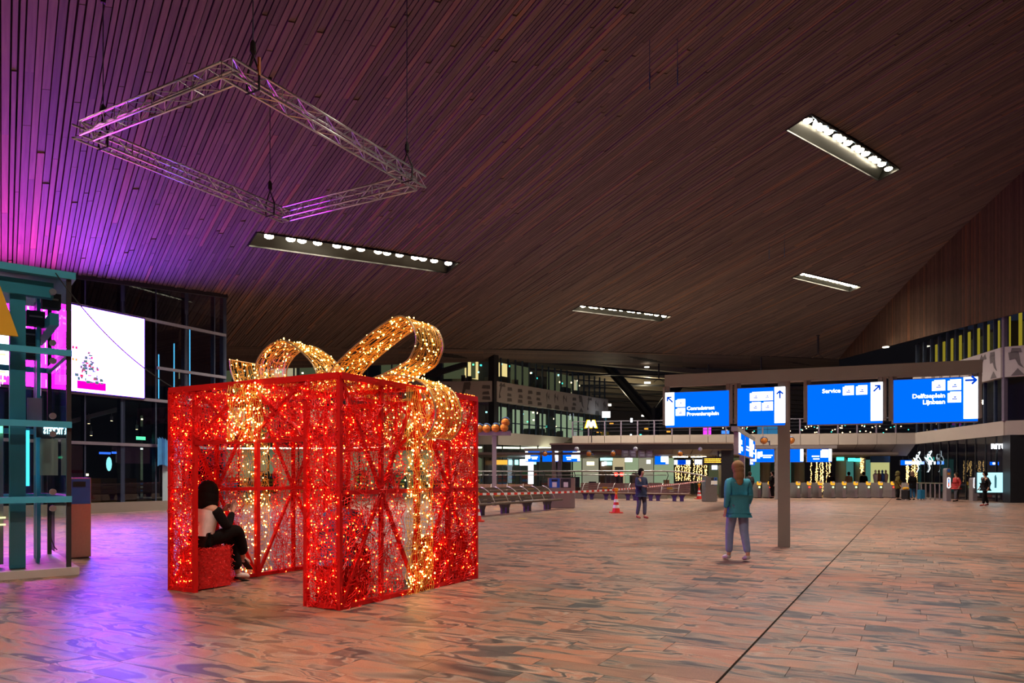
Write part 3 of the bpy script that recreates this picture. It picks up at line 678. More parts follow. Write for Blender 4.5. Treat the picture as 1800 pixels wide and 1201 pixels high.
# ------------------------------------------------------------------ hanging truss frame
TZ, TS = 8.45, .27
hT = TZ-CAMH
def tp(px, py): k = FPX*hT/(HORY-py); return Vector(((px-900)/FPX*k, k, TZ))
tc = (tp(152, 238)+tp(407, 118)+tp(733, 322)+tp(495, 375))/4
TA, TB = .755*hT/2, .642*hT/2
truss = thing('truss_frame', tc, 'square aluminium lighting truss hanging flat under the timber ceiling', 'truss')
def truss_side(p, q_):
    t = thing('truss_side', (p+q_)/2); t.parent = truss; t.location = (p+q_)/2-tc
    d = (q_-p).normalized(); s_ = d.cross(UZ); off = [(s_*i*TS/2+UZ*j*TS/2) for i, j in ((-1, -1), (1, -1), (1, 1), (-1, 1))]
    for o_ in off: MB().tube([p+o_, q_+o_], .024, 7).build('chord', M['alu'], t, True)
    n = int((q_-p).length/.36); br = MB(); L = (q_-p).length
    for f_ in range(4):
        o0, o1 = off[f_], off[(f_+1) % 4]
        for i in range(n):
            a0 = p+d*L*i/n; a1 = p+d*L*(i+1)/n; br.tube([a0+(o0 if i % 2 == f_ % 2 else o1), a1+(o1 if i % 2 == f_ % 2 else o0)], .010, 5, caps=False)
            if i % 3 == 0: br.tube([a0+o0, a0+o1], .010, 5, caps=False)
    br.build('lattice', M['alu'], t)
cs = [tc-AX*TA+BX*TB, tc-AX*TA-BX*TB, tc+AX*TA-BX*TB, tc+AX*TA+BX*TB]     # left, top, right, bottom in the view
for i in range(4):
    d = (cs[(i+1) % 4]-cs[i]).normalized(); truss_side(cs[i]-d*(TS/2 if i % 2 else -TS/2), cs[(i+1) % 4]+d*(TS/2 if i % 2 else -TS/2))
M['sling'] = mat('black_sling', (.015, .015, .018), .7); M['wire'] = mat('wire_rope', (.10, .13, .2), .4, .6); M['orange'] = mat('orange_tag', (.7, .2, .02), .5)
names = ['magenta-lit corner by the glass lift', 'highest corner', 'corner nearest the direction signs', 'corner above the ribbon bow']
for i, c in enumerate(cs):
    inw = (tc-c).normalized(); a_ = c+inw*.55*(1 if i in (1, 3) else .9); along = (cs[(i+1) % 4]-c).normalized() if i in (1, 3) else (cs[(i-1) % 4]-c).normalized()
    a_ = c+along*.42; zc = ceil_z(a_.x, a_.y)
    h = thing('hoist_cable', a_+UZ*(TS/2), 'steel cable and sling holding the truss at its '+names[i], 'cable', 'cables holding the truss')
    MB().tube([a_+UZ*.75, Vector((a_.x, a_.y, zc+.02))], .012, 5).build('rope', M['wire'], h)
    s_ = along.cross(UZ)
    MB().tube([a_+s_*.15+UZ*-.16, a_+s_*.16+UZ*.15, a_+UZ*.5, a_-s_*.16+UZ*.15, a_-s_*.15-UZ*.16], .022, 5, closed=True).build('sling', M['sling'], h)
    MB().lathe(a_+UZ*.5, [(.03, 0), (.06, .05), (.05, .2), (.02, .26)], 8).build('hook', M['sling'], h)
    if i == 1: MB().obox(a_+s_*.16+UZ*.25, along*.02, s_*.02, UZ*.16).build('orange_tag', M['orange'], h)
    MB().lathe(Vector((a_.x, a_.y, zc-.06)), [(.05, 0), (.05, .08)], 8).build('ceiling_plate', M['sling'], h)
for (px, y1, d0, lab) in ((1142, 158, 21.5, 'the longer of two above the centre of the hall'), (1191, 150, 21.8, 'the shorter of two above the centre of the hall'), (1352, 455, 42, 'longer one beside the far ceiling light'), (1379, 452, 41, 'shorter one beside the far ceiling light')):
    b_ = P(px, y1, d0); zc = ceil_z(b_.x, b_.y); h = thing('spare_cable', Vector((b_.x, b_.y, zc)), 'empty hoist cable with hook, '+lab, 'cable', 'empty hoist cables')
    MB().tube([b_+UZ*.5, Vector((b_.x, b_.y, zc+.02))], .012, 5).build('rope', M['wire'], h)
    MB().tube([b_, b_+UZ*.06, b_+UZ*.1, b_+UZ*.45, b_+UZ*.55], [.012, .03, .014, .026, .012], 6).build('hook', mat('hook_blue_steel', (.10, .2, .35), .35, .7), h)
# ------------------------------------------------------------------ glass lift shaft
LE = Vector((.777, .629, 0)); LN = Vector((-.629, .777, 0)); LC = Vector((-6.49, 10.55, 0))   # along the front, inwards, right front corner
def lf(u, n, z): return LC-LE*u+LN*n+UZ*z
lift = thing('glass_lift', lf(1.6, 1.2, 0), 'blue steel and glass lift shaft on a pale stone plinth', 'lift')
LWID, LDEP, LTOP = 3.2, 2.3, 4.37
MB().obox(lf(LWID/2-.03, LDEP/2-.03, .055), LE*(LWID/2+.06), LN*(LDEP/2+.06), UZ*.055).build('plinth', mat('pale_stone', (.42, .38, .36), .5, 0, .15, 4), lift)
for u in (0.0, LWID):
    for n in (.0, LDEP): MB().obox(lf(u+(.03 if u == 0 else -.03), n+(.03 if n == 0 else -.03), LTOP/2+.05), LE*.03, LN*.03, UZ*(LTOP/2-.06)).build('corner_post', M['dark'], lift)
for u, hw, n in ((.635, .095, .30), (.27, .04, 1.6), (.33, .02, .9), (1.5, .095, .30)):
    MB().obox(lf(u, n, LTOP/2), LE*hw, LN*.09, UZ*(LTOP/2-.12)).build('column', M['bluesteel'], lift)
for z in (1.11, 2.2, 3.25):
    MB().obox(lf(LWID/2, -.03, z), LE*LWID/2, LN*.03, UZ*.045).build('rail', M['bluesteel'], lift)
    MB().obox(lf(.05, LDEP/2, z), LE*.03, LN*LDEP/2, UZ*.045).build('rail', M['bluesteel'], lift)
    MB().obox(lf(LWID/2, LDEP-.05, z), LE*LWID/2, LN*.03, UZ*.045).build('rail', M['bluesteel'], lift)
MB().obox(lf(LWID/2+.05, .2, 4.17), LE*(LWID/2-.16), LN*.08, UZ*.11).build('head_beam', M['bluesteel'], lift)
MB().obox(lf(.2, LDEP/2, 3.75), LE*.06, LN*(LDEP/2-.1), UZ*.09).build('side_beam', M['bluesteel'], lift)
MB().obox(lf(LWID/2, LDEP/2, LTOP+.02), LE*(LWID/2+.05), LN*(LDEP/2+.05), UZ*.05).build('roof', M['bluesteel'], lift)
zz = [.11, 1.06, 2.15, 3.2, LTOP-.03]
for z0, z1 in zip(zz, zz[1:]):
    for u0, u1 in ((.06, 1.1), (1.1, 2.15), (2.15, 3.14)):
        MB().obox(lf((u0+u1)/2, 0, (z0+z1)/2+.03), LE*((u1-u0)/2-.008), LN*.008, UZ*((z1-z0)/2-.05)).build('pane', M['glass_clear'], lift)
        MB().obox(lf((u0+u1)/2, LDEP, (z0+z1)/2+.03), LE*((u1-u0)/2-.008), LN*.008, UZ*((z1-z0)/2-.05)).build('pane', M['glass_clear'], lift)
    for n0, n1 in ((.06, 1.15), (1.15, 2.24)):
        MB().obox(lf(0, (n0+n1)/2, (z0+z1)/2+.03), LN*((n1-n0)/2-.008), LE*.008, UZ*((z1-z0)/2-.05)).build('pane', M['glass_clear'], lift)
for u, z in ((.235, 4.12), (.235, 3.38), (.235, 3.12), (.235, 2.32), (.235, 2.06), (.235, 1.22), (.235, .98)):   # glass clamps
    mb = MB(); mb.lathe(lf(u, -.05, z), [(.045, 0), (.045, .05), (.03, .12)], 12, axis=LN); mb.build('glass_clamp', M['alu'], lift)
for u, n, z in ((.20, .5, 4.08), (.37, .8, 3.85), (.41, 1.1, 3.62), (.40, 1.3, 3.4)):
    mb = MB(); mb.obox(lf(u, n, z), LE*.12, LN*.1, UZ*.11); mb.build('lift_motor', M['sling'], lift)
    MB().obox(lf(u, n-.105, z+.02), LE*.085, LN*.005, UZ*.012).build('motor_label', M['greypaint'], lift)
MB().obox(lf(.40, .6, 2.42), LE*.09, LN*.05, UZ*.2).build('control_box', M['alu'], lift)
M['liftglow'] = emit('lift_teal_glow', (.05, .7, .9), 2.5); M['liftyel'] = emit('lift_warm_strip', (1, .8, .35), 2.0, False)
MB().obox(lf(.47, .75, 1.72), LE*.02, LN*.02, UZ*.42).build('glow_strip', M['liftglow'], lift)  # glowing bar in place of a cyan-lit surface inside the shaft
for z in (3.5, 3.2, 2.95, 2.82, .75, .85): MB().obox(lf(1.1, .34, z), LE*.33, LN*.02, UZ*.012).build('glow_strip', M['liftyel'], lift)
MB().obox(lf(1.2, .62, 1.2), LE*.42, LN*.02, UZ*1.05).build('cabin_door', M['steel'], lift)
MB().obox(lf(.19, 1.2, 1.75), LE*.16, LN*.01, UZ*.29).build('notice_board', mat('notice_board', (.42, .50, .46), .5), lift)
M['cyantext'] = emit('cyan_reflection_glow', (.45, .85, 1), 5, False)
t_ = place_text('reflection_lettering', '& TICKETS', .13, lf(.0, .12, 2.07), LE, UZ, M['cyantext'], lift, .008, bold=.004)
for v in t_.data.vertices:                              # glowing letters stand in for a sign's reflection: reads right to left
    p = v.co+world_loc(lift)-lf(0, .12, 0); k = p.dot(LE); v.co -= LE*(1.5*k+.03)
MB().obox(lf(1.0, .4, 2.12), LE*.2, LN*.01, UZ*.05).build('green_lit_word', M['greenlight'], lift)
MB().obox(lf(.22, .14, 2.10), LE*.2, LN*.006, UZ*.09).build('letter_backing', M['dark'], lift)
# cable drooping inside the shaft and the wire from the lift roof to the gift box
MB().tube([lf(.22, .4, .95), lf(.23, .42, .7), lf(.2, .45, .5), lf(.15, .5, .36), lf(.12, .5, .33)], .008, 5).build('loose_cable', M['sling'], lift)
ws, we = lf(.22, 0, LTOP+.07), bx(.03, SB, HB+.045)
wirepts = [ws.lerp(we, k/24)-UZ*(.17*4*(k/24)*(1-k/24)) for k in range(25)]
pw = MB().tube(wirepts, .008, 5).build('power_cable', M['sling']); tag(pw, 'thin dark cable sagging from the lift roof to the gift box', 'cable')
msg = thing('metro_sign', lf(1.24, -.07, 3.41), 'big yellow metro letter mounted on the glass lift front', 'sign')
MB().prism([(x*.86, z*.86) for x, z in ((-.68, -.42), (-.42, .42), (-.14, .42), (0, -.02), (.14, .42), (.42, .42), (.68, -.42), (.40, -.42), (.27, .05), (.12, -.42), (-.12, -.42), (-.27, .05), (-.40, -.42))], lf(1.24, -.13, 3.77), LE, UZ, LN*.06).build('letter', M['yellow'], msg)
MB().obox(lf(1.24, -.045, 3.7), LE*.3, LN*.03, UZ*.03).build('bracket', M['dark'], msg)
# ------------------------------------------------------------------ litter bins
M['binblue'] = mat('bin_blue', (.02, .12, .5), .4); M['bindark'] = mat('bin_dark', (.03, .03, .04), .5)
def bin_(c, u, n, wd, dp, h, fronts, label, name='litter_bin'):
    b = thing(name, c, label, 'bin')
    MB().obox(c+UZ*(h/2+.01), u*wd/2, n*dp/2, UZ*(h/2-.01)).build('body', M['steel'], b)
    MB().obox(c+UZ*.02, u*(wd/2-.03), n*(dp/2-.03), UZ*.02).build('foot', M['dark'], b)
    for (u0, u1, m_) in fronts:
        cc = c+u*(u0+u1)/2-n*(dp/2+.006)
        f = MB().obox(cc+UZ*(h*.83), u*(u1-u0)/2, n*.008, UZ*h*.155).build('front_plate', M[m_], b)
        MB().obox(cc+UZ*(h*.92)-n*.008, u*(u1-u0)*.28, n*.006, UZ*.045).build('slot', M['black'], f)
        if len(fronts) > 1: MB().obox(cc+UZ*(h*.78)-n*.009, u*.10, n*.003, UZ*.11).build('pictogram', M['white'], f)
    return b
c = G(136, 980); bin_(c, LE, LN, .36, .42, 1.42, [(-.17, .17, 'binblue')], 'tall steel litter bin with a blue top plate beside the glass lift')
bb = bpy.data.objects['front_plate']; 
d_ = dirv(97); dn_ = Vector((-d_.y, d_.x, 0)); dn_ = dn_ if dn_.y > 0 else -dn_
c = G(987, 893); bin_(c, d_, dn_, 1.22, .55, 1.36, [(-.54, -.06, 'binblue'), (-.02, .44, 'bindark')], 'wide steel recycling bin with blue and black fronts by the benches')
c = G(1247, 882); u_ = dirv(78); n_ = Vector((-u_.y, u_.x, 0)); n_ = n_ if n_.y > 0 else -n_
bin_(c, u_, n_, .70, .5, 1.38, [(-.02, .14, 'bindark'), (.16, .34, 'binblue')], 'narrow steel bin with slim dark and blue slots where the tape ends')
# ------------------------------------------------------------------ direction sign gantries
M['signblue'] = emit('sign_blue', (.0, .13, 1.0), 1.3); M['signwhite'] = emit('sign_white', (.9, .95, 1.0), 3.2); M['signink'] = emit('sign_ink', (.0, .06, .75), .9, False); M['signcase'] = mat('sign_case', (.33, .30, .28), .5)
def icon(mb, o, u, v, x, y, w_, h_):
    mb.prism([(0, 0), (w_, 0), (w_, h_), (.18*w_ if w_ < 1.3*h_ else .1*w_, h_), (.18*w_ if w_ < 1.3*h_ else .1*w_, h_*.88), (0, h_*.88)], o+u*x+v*y, u, v, u.cross(v)*.004)
def arrow(o, u, v, cx, cy, s_, ang, parent):
    mb = MB(); du = u*math.cos(R(ang))+v*math.sin(R(ang)); dv_ = -u*math.sin(R(ang))+v*math.cos(R(ang)); n = u.cross(v); c = o+u*cx+v*cy+n*.008; w_ = s_*.1
    mb.obox(c, du*s_*.5, dv_*w_, n*.002)
    for sg in (-1, 1):
        e = (du*-.7+dv_*sg*.7); mb.obox(c+du*s_*.46+e*s_*.25, e*s_*.30, e.cross(n)*w_, n*.002)
    mb.build('arrow', M['signink'], parent)
def sign_panel(parent, o, u, wd, h, white, arr, icons, texts, detail=True, two=True):
    n = u.cross(UZ).normalized(); c = o+u*wd/2+UZ*h/2           # n points to the viewer
    s_ = thing('sign_panel', c); s_.parent = parent; s_.location = c-world_loc(parent)
    MB().obox(c-n*.10, u*(wd/2), n*.095, UZ*(h/2)).build('case', M['signcase'], s_)
    MB().obox(c, u*(wd/2-.012), n*.003, UZ*(h/2-.012)).build('blue_face', M['signblue'], s_)
    org = o+n*.004
    w0, w1 = white
    if w1 > w0: MB().obox(org+u*(w0+w1)/2+UZ*(h*.53), u*(w1-w0)/2, n*.003, UZ*(h*.46)).build('white_field', M['signwhite'], s_)
    if arr: arrow(org, u, UZ, *arr, s_)
    if icons:
        mb = MB()
        for ic in icons: icon(mb, org+n*.0, u, UZ, *ic)
        mb.build('pictograms', M['signwhite'], s_)
        if detail:
            ink = MB()
            for (x, y, w_, h_) in icons:
                m_ = max(1, round(w_/h_/1.05))
                for q_ in range(m_):
                    cx = x+w_*(q_+.5)/m_; ink.obox(org+n*.006+u*cx+UZ*(y+h_*.32), u*h_*.2, n*.001, UZ*h_*.05); ink.obox(org+n*.006+u*(cx+h_*.05)+UZ*(y+h_*.5), u*h_*.09, n*.001, UZ*h_*.06)
            ink.build('pictogram_ink', M['signink'], s_)
    for (t, x, y, sz, al) in texts: place_text('lettering', t, sz, org+n*.002+u*x+UZ*y, u, UZ, M['signwhite'], s_, .002, al, .0025 if detail else .01)
    return s_
def gantry(label, p0, p1, pole_t, ztop, bh, pw_, name='sign_gantry', group=None):
    g = thing(name, Vector((p0.lerp(p1, pole_t).x, p0.lerp(p1, pole_t).y, 0)), label, 'direction sign', group)
    u = (p1-p0).normalized(); n = u.cross(UZ); L = (p1-p0).length
    MB().obox((p0+p1)/2+UZ*(ztop-bh/2), u*L/2, n*.13, UZ*bh/2).build('beam', M['greypaint'], g)
    b_ = p0.lerp(p1, pole_t); MB().obox(b_+UZ*((ztop-bh)/2), u*pw_/2, n*pw_*.42, UZ*(ztop-bh)/2).build('post', M['greypaint'], g)
    return g, u, n
p0 = XY(1170, 15.5); p1 = XY(1724, 13.46)
g, u, n = gantry('large grey direction sign with four lit blue panels on one post', p0, p1, .409, 3.62, .245, .235)
def upx(px):                                    # pixel column -> distance along the beam
    k = (px-900)/FPX; return (k*p0.y-p0.x)/(u.x-k*u.y)
def gz(py, t): return ZAT(py, (p0+u*t).y)
specs = [(1171, 1283, 689, 752, (0, .17), (.09, .62, .16, 135), [(.20, .47, .18, .18), (.20, .27, .18, .18)], [('Conradstraat', .41, .40, .105, 'LEFT'), ('Proveniersplein', .41, .27, .105, 'LEFT')]),
         (1296, 1381, 682, 750, (.72, .92), (.82, .62, .16, 90), [(.25, .53, .44, .19), (.25, .32, .21, .19), (.48, .32, .21, .19)], []),
         (1418, 1551, 675, 747, (1.16, 1.37), (1.265, .66, .16, 45), [(.66, .57, .2, .19), (.90, .57, .2, .19)], [('Service', .62, .64, .115, 'RIGHT')]),
         (1568, 1717, 666, 744, (1.18, 1.41), (1.295, .72, .19, 0), [(.66, .575, .22, .2), (.92, .575, .22, .2), (.92, .355, .22, .2)], [('Delftseplein', .88, .46, .115, 'RIGHT'), ('Lijnbaan', .88, .345, .115, 'RIGHT')])]
for (x0, x1, y0, y1, wh, ar, ic, tx) in specs:
    t0, t1 = upx(x0), upx(x1); wd = t1-t0; zb, zt = gz(y1, (t0+t1)/2), gz(y0, (t0+t1)/2); h = zt-zb
    sc_ = wd/{1171: 1.2, 1296: .93, 1418: 1.38, 1568: 1.42}[x0]; hs = h/.84
    wh = (wh[0]*sc_, wh[1]*sc_); ar = (ar[0]*sc_, ar[1]*hs*1.07, ar[2], ar[3]); ic = [(a*sc_, b*hs*1.04, c_*sc_, d*hs) for a, b, c_, d in ic]; tx = [(t, a*sc_, b*hs*1.02, s_, al) for t, a, b, s_, al in tx]
    o_ = p0+u*t0+UZ*zb+n*.12
    sp = sign_panel(g, o_, u, wd, h, wh, ar, ic, tx)
    for e in (.04, wd-.04):
        MB().obox(p0+u*(t0+e)+UZ*((zt+3.62-.245)/2+.0)+n*.02, u*.035, n*.06, UZ*((3.375-zt)/2+.02)).build('hanger', M['greypaint'], g)
    MB().obox(p0+u*(t1+.03)+UZ*(zb+h*.5+.09)+n*.04, u*.028, n*.075, UZ*(h/2+.02)).build('side_bracket', M['signcase'], g)
    MB().obox(p0+u*(t0-.03)+UZ*(zb+h*.5+.09)+n*.04, u*.028, n*.075, UZ*(h/2+.02)).build('side_bracket', M['signcase'], g)
def small_gantry(label, xl, dl, xr, dr, pole_t, ztop, zs, panels, spots=0, group=None):
    q0, q1 = XY(xl, dl), XY(xr, dr); g, u, n = gantry(label, q0, q1, pole_t, ztop, .2, .28); L = (q1-q0).length
    for (f0, f1, w0, w1, ics, lines) in panels:
        wd = (f1-f0)*L; o_ = q0+u*(f0*L)+UZ*zs[0]+n*.14; h = zs[1]-zs[0]
        s_ = sign_panel(g, o_, u, wd, h, (w0*wd, w1*wd), None, [(a*wd, b*h, c_*wd, d*h) for a, b, c_, d in ics], [], False)
        mb = MB()
        for (a0, a1, b_) in lines: mb.obox(o_+n*.01+u*((a0+a1)/2*wd)+UZ*(b_*h), u*((a1-a0)/2*wd), n*.003, UZ*.035)
        if lines: mb.build('lettering', M['signwhite'], s_)
        for e in (.08, .92): MB().obox(q0+u*((f0+(f1-f0)*e)*L)+UZ*((zs[1]+ztop-.2)/2), u*.03, n*.05, UZ*((ztop-.2-zs[1])/2+.02)).build('hanger', M['greypaint'], g)
    for k in range(spots):
        b_ = q0+u*(L*(pole_t+(-.09, .09)[k]))+UZ*ztop; spot_lamp(b_, g, .3, (-.35, .35)[k])
    return g
M['spotorange'] = mat('spot_orange_glass', (.62, .21, .025), .3); M['spotblue'] = mat('spot_housing_blue', (.04, .09, .22), .4, .3)
def spot_lamp(b_, parent, h=.3, lean=0.0, s_=.2):
    s = thing('spotlight', b_); s.parent = parent; s.location = b_-world_loc(parent)
    MB().tube([b_, b_+UZ*h], .035, 6).build('stem', M['spotblue'], s)
    c = b_+UZ*(h+.04)+Vector((lean, 0, 0)); ax = Vector((-.15, -.8, -.55)).normalized()
    MB().lathe(c-ax*.24*s_/.2, [(.06*s_/.2, 0), (.2*s_/.2, .12*s_/.2), (.24*s_/.2, .3*s_/.2)], 14, axis=ax).build('housing', M['spotblue'], s)
    MB().ball(c+ax*.08*s_/.2, .215*s_/.2, 12).build('lens', M['spotorange'], s)
    if abs(lean) > .02: MB().tube([b_+UZ*h*.7, c], .03, 5).build('arm', M['spotblue'], s)
M['sgi'] = 0
small_gantry('far blue direction sign by the ticket gates with two spotlights on its beam', 1316, 44.8, 1470, 44.2, .33, 3.35, (2.30, 3.12),
   [(.03, .29, 0, .2, [(.24, .3, .12, .5), (.37, .42, .1, .4)], [(.45, .92, .52), (.5, .85, .38)]), (.37, .62, .86, 1, [], []), (.66, .94, .88, 1, [(.55, .35, .3, .6)], [(.2, .5, .45), (.25, .5, .25)])], 2)
small_gantry('blue direction sign in front of the shop with the water counter', 922, 51.0, 1022, 50.2, .62, 3.42, (2.45, 3.20),
   [(.02, .28, 0, .18, [(.2, .3, .14, .55)], [(.4, .85, .45), (.45, .8, .3)]), (.32, .6, .8, 1, [], []), (.68, .98, .85, 1, [(.5, .3, .34, .6)], [(.2, .48, .4), (.25, .48, .22)])])
small_gantry('blue direction sign standing side-on next to the metro canopy', 1291, 29.5, 1323, 38.5, .36, 3.5, (2.35, 3.28),
   [(.03, .33, 0, .3, [(.32, .2, .3, .2), (.32, .5, .2, .2)], []), (.37, .66, .75, 1, [], [(.15, .7, .5), (.1, .7, .35)]), (.70, .98, .0, .4, [(.4, .5, .3, .3)], [(.4, .9, .3)])])
# purple-lit post with spotlights
c = G(869, 889.5); tpost_ = thing('spotlight_post', c, 'grey T-shaped post carrying four orange spotlights behind the benches', 'lamp post')
MB().obox(c+UZ*1.7, Vector((.105, 0, 0)), Vector((0, .1, 0)), UZ*1.7).build('post', M['greypaint'], tpost_)
zt = ZAT(758, c.y); MB().obox(Vector((P(870, 800, c.y).x, c.y, zt-.11)), Vector((.78, 0, 0)), Vector((0, .13, 0)), UZ*.11).build('beam', M['greypaint'], tpost_)
for px, h in ((847, .12), (860, .12), (876, .14), (891, .16)): spot_lamp(Vector((P(px, 800, c.y).x, c.y, zt)), tpost_, h, -.12)
spot_lamp(Vector((P(892, 800, c.y).x, c.y, zt+.2)), tpost_, .22, -.08)
# ------------------------------------------------------------------ rear glass building with the patterned band
WCN = XY(866, 56); WEN = XY(1062, 69.4); WLF = WCN+Vector((-34, 3.4, 0))
wall_rear = thing('wall_rear', WCN); tag(wall_rear, kind='structure')
Z1, Z2, Z3, Z4, Z5 = 3.9, 4.87, 7.23, 8.83, 10.9
M['lit_green'] = emit('lit_office_green', (.32, .40, .24), .85, False); M['lit_warm'] = emit('lit_office_warm', (.95, .72, .28), 1.1, False); M['lit_dim'] = emit('lit_office_dim', (.18, .20, .10), .34, False)
M['lit_cream'] = emit('lit_room_cream', (.8, .66, .38), .6, False); M['teal'] = emit('teal_spot', (.05, .8, .6), 3, False)
def face(p, q_, t): return p.lerp(q_, t)
def facade(p, q_, npan, out, tags):
    u = (q_-p).normalized(); L = (q_-p).length; inn = -out
    MB().obox((p+q_)/2+UZ*(Z3+Z4)/2+out*.25, u*L/2, out*.2, UZ*(Z4-Z3)/2).build('band_panel', M['band'], wall_rear)
    MB().obox((p+q_)/2+UZ*(Z1+Z2)/2+out*.3, u*L/2, out*.25, UZ*(Z2-Z1)/2).build('fascia_panel', M['panel'], wall_rear)
    for z0, z1 in ((Z2, Z3), (Z4, Z5)):
        for i in range(npan+1):
            c = face(p, q_, i/npan); MB().obox(c+UZ*(z0+z1)/2+out*.06, u*.05, out*.06, UZ*(z1-z0)/2).build('mullion', M['navy'], wall_rear)
        for i in range(npan):
            a_, b_ = face(p, q_, (i+.02)/npan), face(p, q_, (i+.98)/npan)
            MB().quad(a_+UZ*z0, b_+UZ*z0, b_+UZ*z1, a_+UZ*z1).build('pane', M['glass'], wall_rear)
    if tags: MB().obox((p+q_)/2+UZ*(Z2+.85), u*L/2, out*.05, UZ*.04).build('transom', M['navy'], wall_rear)
    # rooms behind the glass: lit wall pieces of uneven width, floors
    rr = random.Random(4+npan); x = 0.0
    for lev, (z0, z1) in enumerate(((Z2, Z3), (Z4, Z5))):
        x = 0.0
        while x < L-.1:
            wd = min(L-x, rr.choice((1.0, 1.6, 2.2, 2.8))); dep = rr.uniform(1.6, 3.2); c = p+u*(x+wd/2)+inn*dep
            if lev == 0: m_ = rr.choice(('lit_green', 'lit_green', 'lit_green', 'lit_dim', 'roomdark'))
            else: m_ = ('lit_warm' if x < 3.2 else rr.choice(('lit_cream', 'lit_green', 'lit_dim', 'lit_dim', 'roomdark')))
            if not tags: m_ = rr.choice(('lit_dim', 'lit_cream', 'roomdark', 'lit_dim'))
            hh = z1-z0 if rr.random() < .6 else (z1-z0)*.72
            MB().obox(c+UZ*(z1-hh/2), u*wd*.47, inn*.05, UZ*hh/2).build('lit_room', M[m_], wall_rear); x += wd
        MB().obox((p+q_)/2+UZ*(z0-.05)+inn*2.2, u*L/2, inn*2.1, UZ*.05).build('floor_slab', M['roomdark'], wall_rear)
        MB().obox((p+q_)/2+UZ*(z0+z1)/2+inn*4.4, u*L/2, inn*.1, UZ*(z1-z0)/2).build('room_back', M['roomdark'], wall_rear)
        for k in range(int(L*.9)):
            c = p+u*rr.uniform(.5, L-.5)+inn*rr.uniform(.6, 2.0)
            MB().obox(c+UZ*(rr.uniform(z0+.9, z1-.2)), u*.06, inn*.05, UZ*.06).build('room_light', M[rr.choice(('teal', 'warmlamp', 'cyanlight', 'greenlight'))], wall_rear)
            MB().obox(c+u*.8+UZ*(z0+.35), u*rr.uniform(.1, .4), inn*.2, UZ*.35).build('furniture', M['roomdark'], wall_rear)
uR = (WEN-WCN).normalized(); outR = Vector((uR.y, -uR.x, 0)); uL = (WLF-WCN).normalized(); outL = Vector((uL.y, -uL.x, 0)); outL = outL if outL.y < 0 else -outL; outR = outR if outR.y < 0 else -outR
facade(WCN, WEN, 18, outR, True); facade(WCN, WLF, 17, outL, False)
MB().obox(WCN+UZ*(Z2+Z5)/2+outR*.1, uR*.28, outR*.28, UZ*(Z5-Z2)/2).build('corner_column', M['dark'], wall_rear)
MB().bar(WCN+uL*2+outL*.2+UZ*10.2, WCN+uL*7+outL*.2+UZ*Z4, .5, .4).build('stair_beam', M['dark'], wall_rear)
# relief pattern on the bands
shapes = [[(0, 0), (.55, .05), (.5, .3), (.02, .28)], [(0, 0), (.5, .0), (.45, .22), (.05, .25)], [(0, .6), (.2, .62), (.42, .3), (.4, .9), (.28, .55), (.05, .8)], [(0, 0), (.25, .1), (.1, .35), (.35, 1.0), (.2, 1.05), (.02, .3)],
          [(0, 0), (.6, 0), (.3, .38)], [(0, .9), (.45, .95), (.55, .3), (.7, 0), (.45, .2), (.3, .55), (.05, .5)], [(.1, 0), (.18, .9), (.02, .7)], [(0, 0), (.7, .0), (.6, .3), (.35, .12), (.2, .32)], [(0, 0), (.12, .35), (.6, .35), (.7, 0)]]
def pattern(p, u, L, out, z0, seed, parent, sc_=1.0):
    rr = random.Random(seed); x = .15; H = Z4-Z3
    while x < L-.7:
        kind = rr.randrange(4)
        if kind == 0: lay = [(0, .12), (1, .55), (0, .98)]
        elif kind == 1: lay = [(3, .28), (7, 1.25)]
        elif kind == 2: lay = [(5, .42), (4, .06), (1, 1.3)]
        else: lay = [(2, .42), (8, .0), (6, .5)]
        for si, zz_ in lay:
            s = shapes[si]; jx = rr.uniform(-.05, .15); poly = [(min(max(a*sc_, 0), L-x)+jx, min(b, H-zz_-.02)) for a, b in s]
            MB().prism(poly, p+u*x+UZ*(z0+zz_)+out*.452, u, UZ, out*.012).build('relief_mark', M['bandmark'], parent)
        x += rr.uniform(.95, 1.35)*sc_
pattern(WCN, uR, (WEN-WCN).length, outR, Z3, 1, wall_rear, 1.1); pattern(WCN, uL, 9.5, outL, Z3, 2, wall_rear, 1.2)
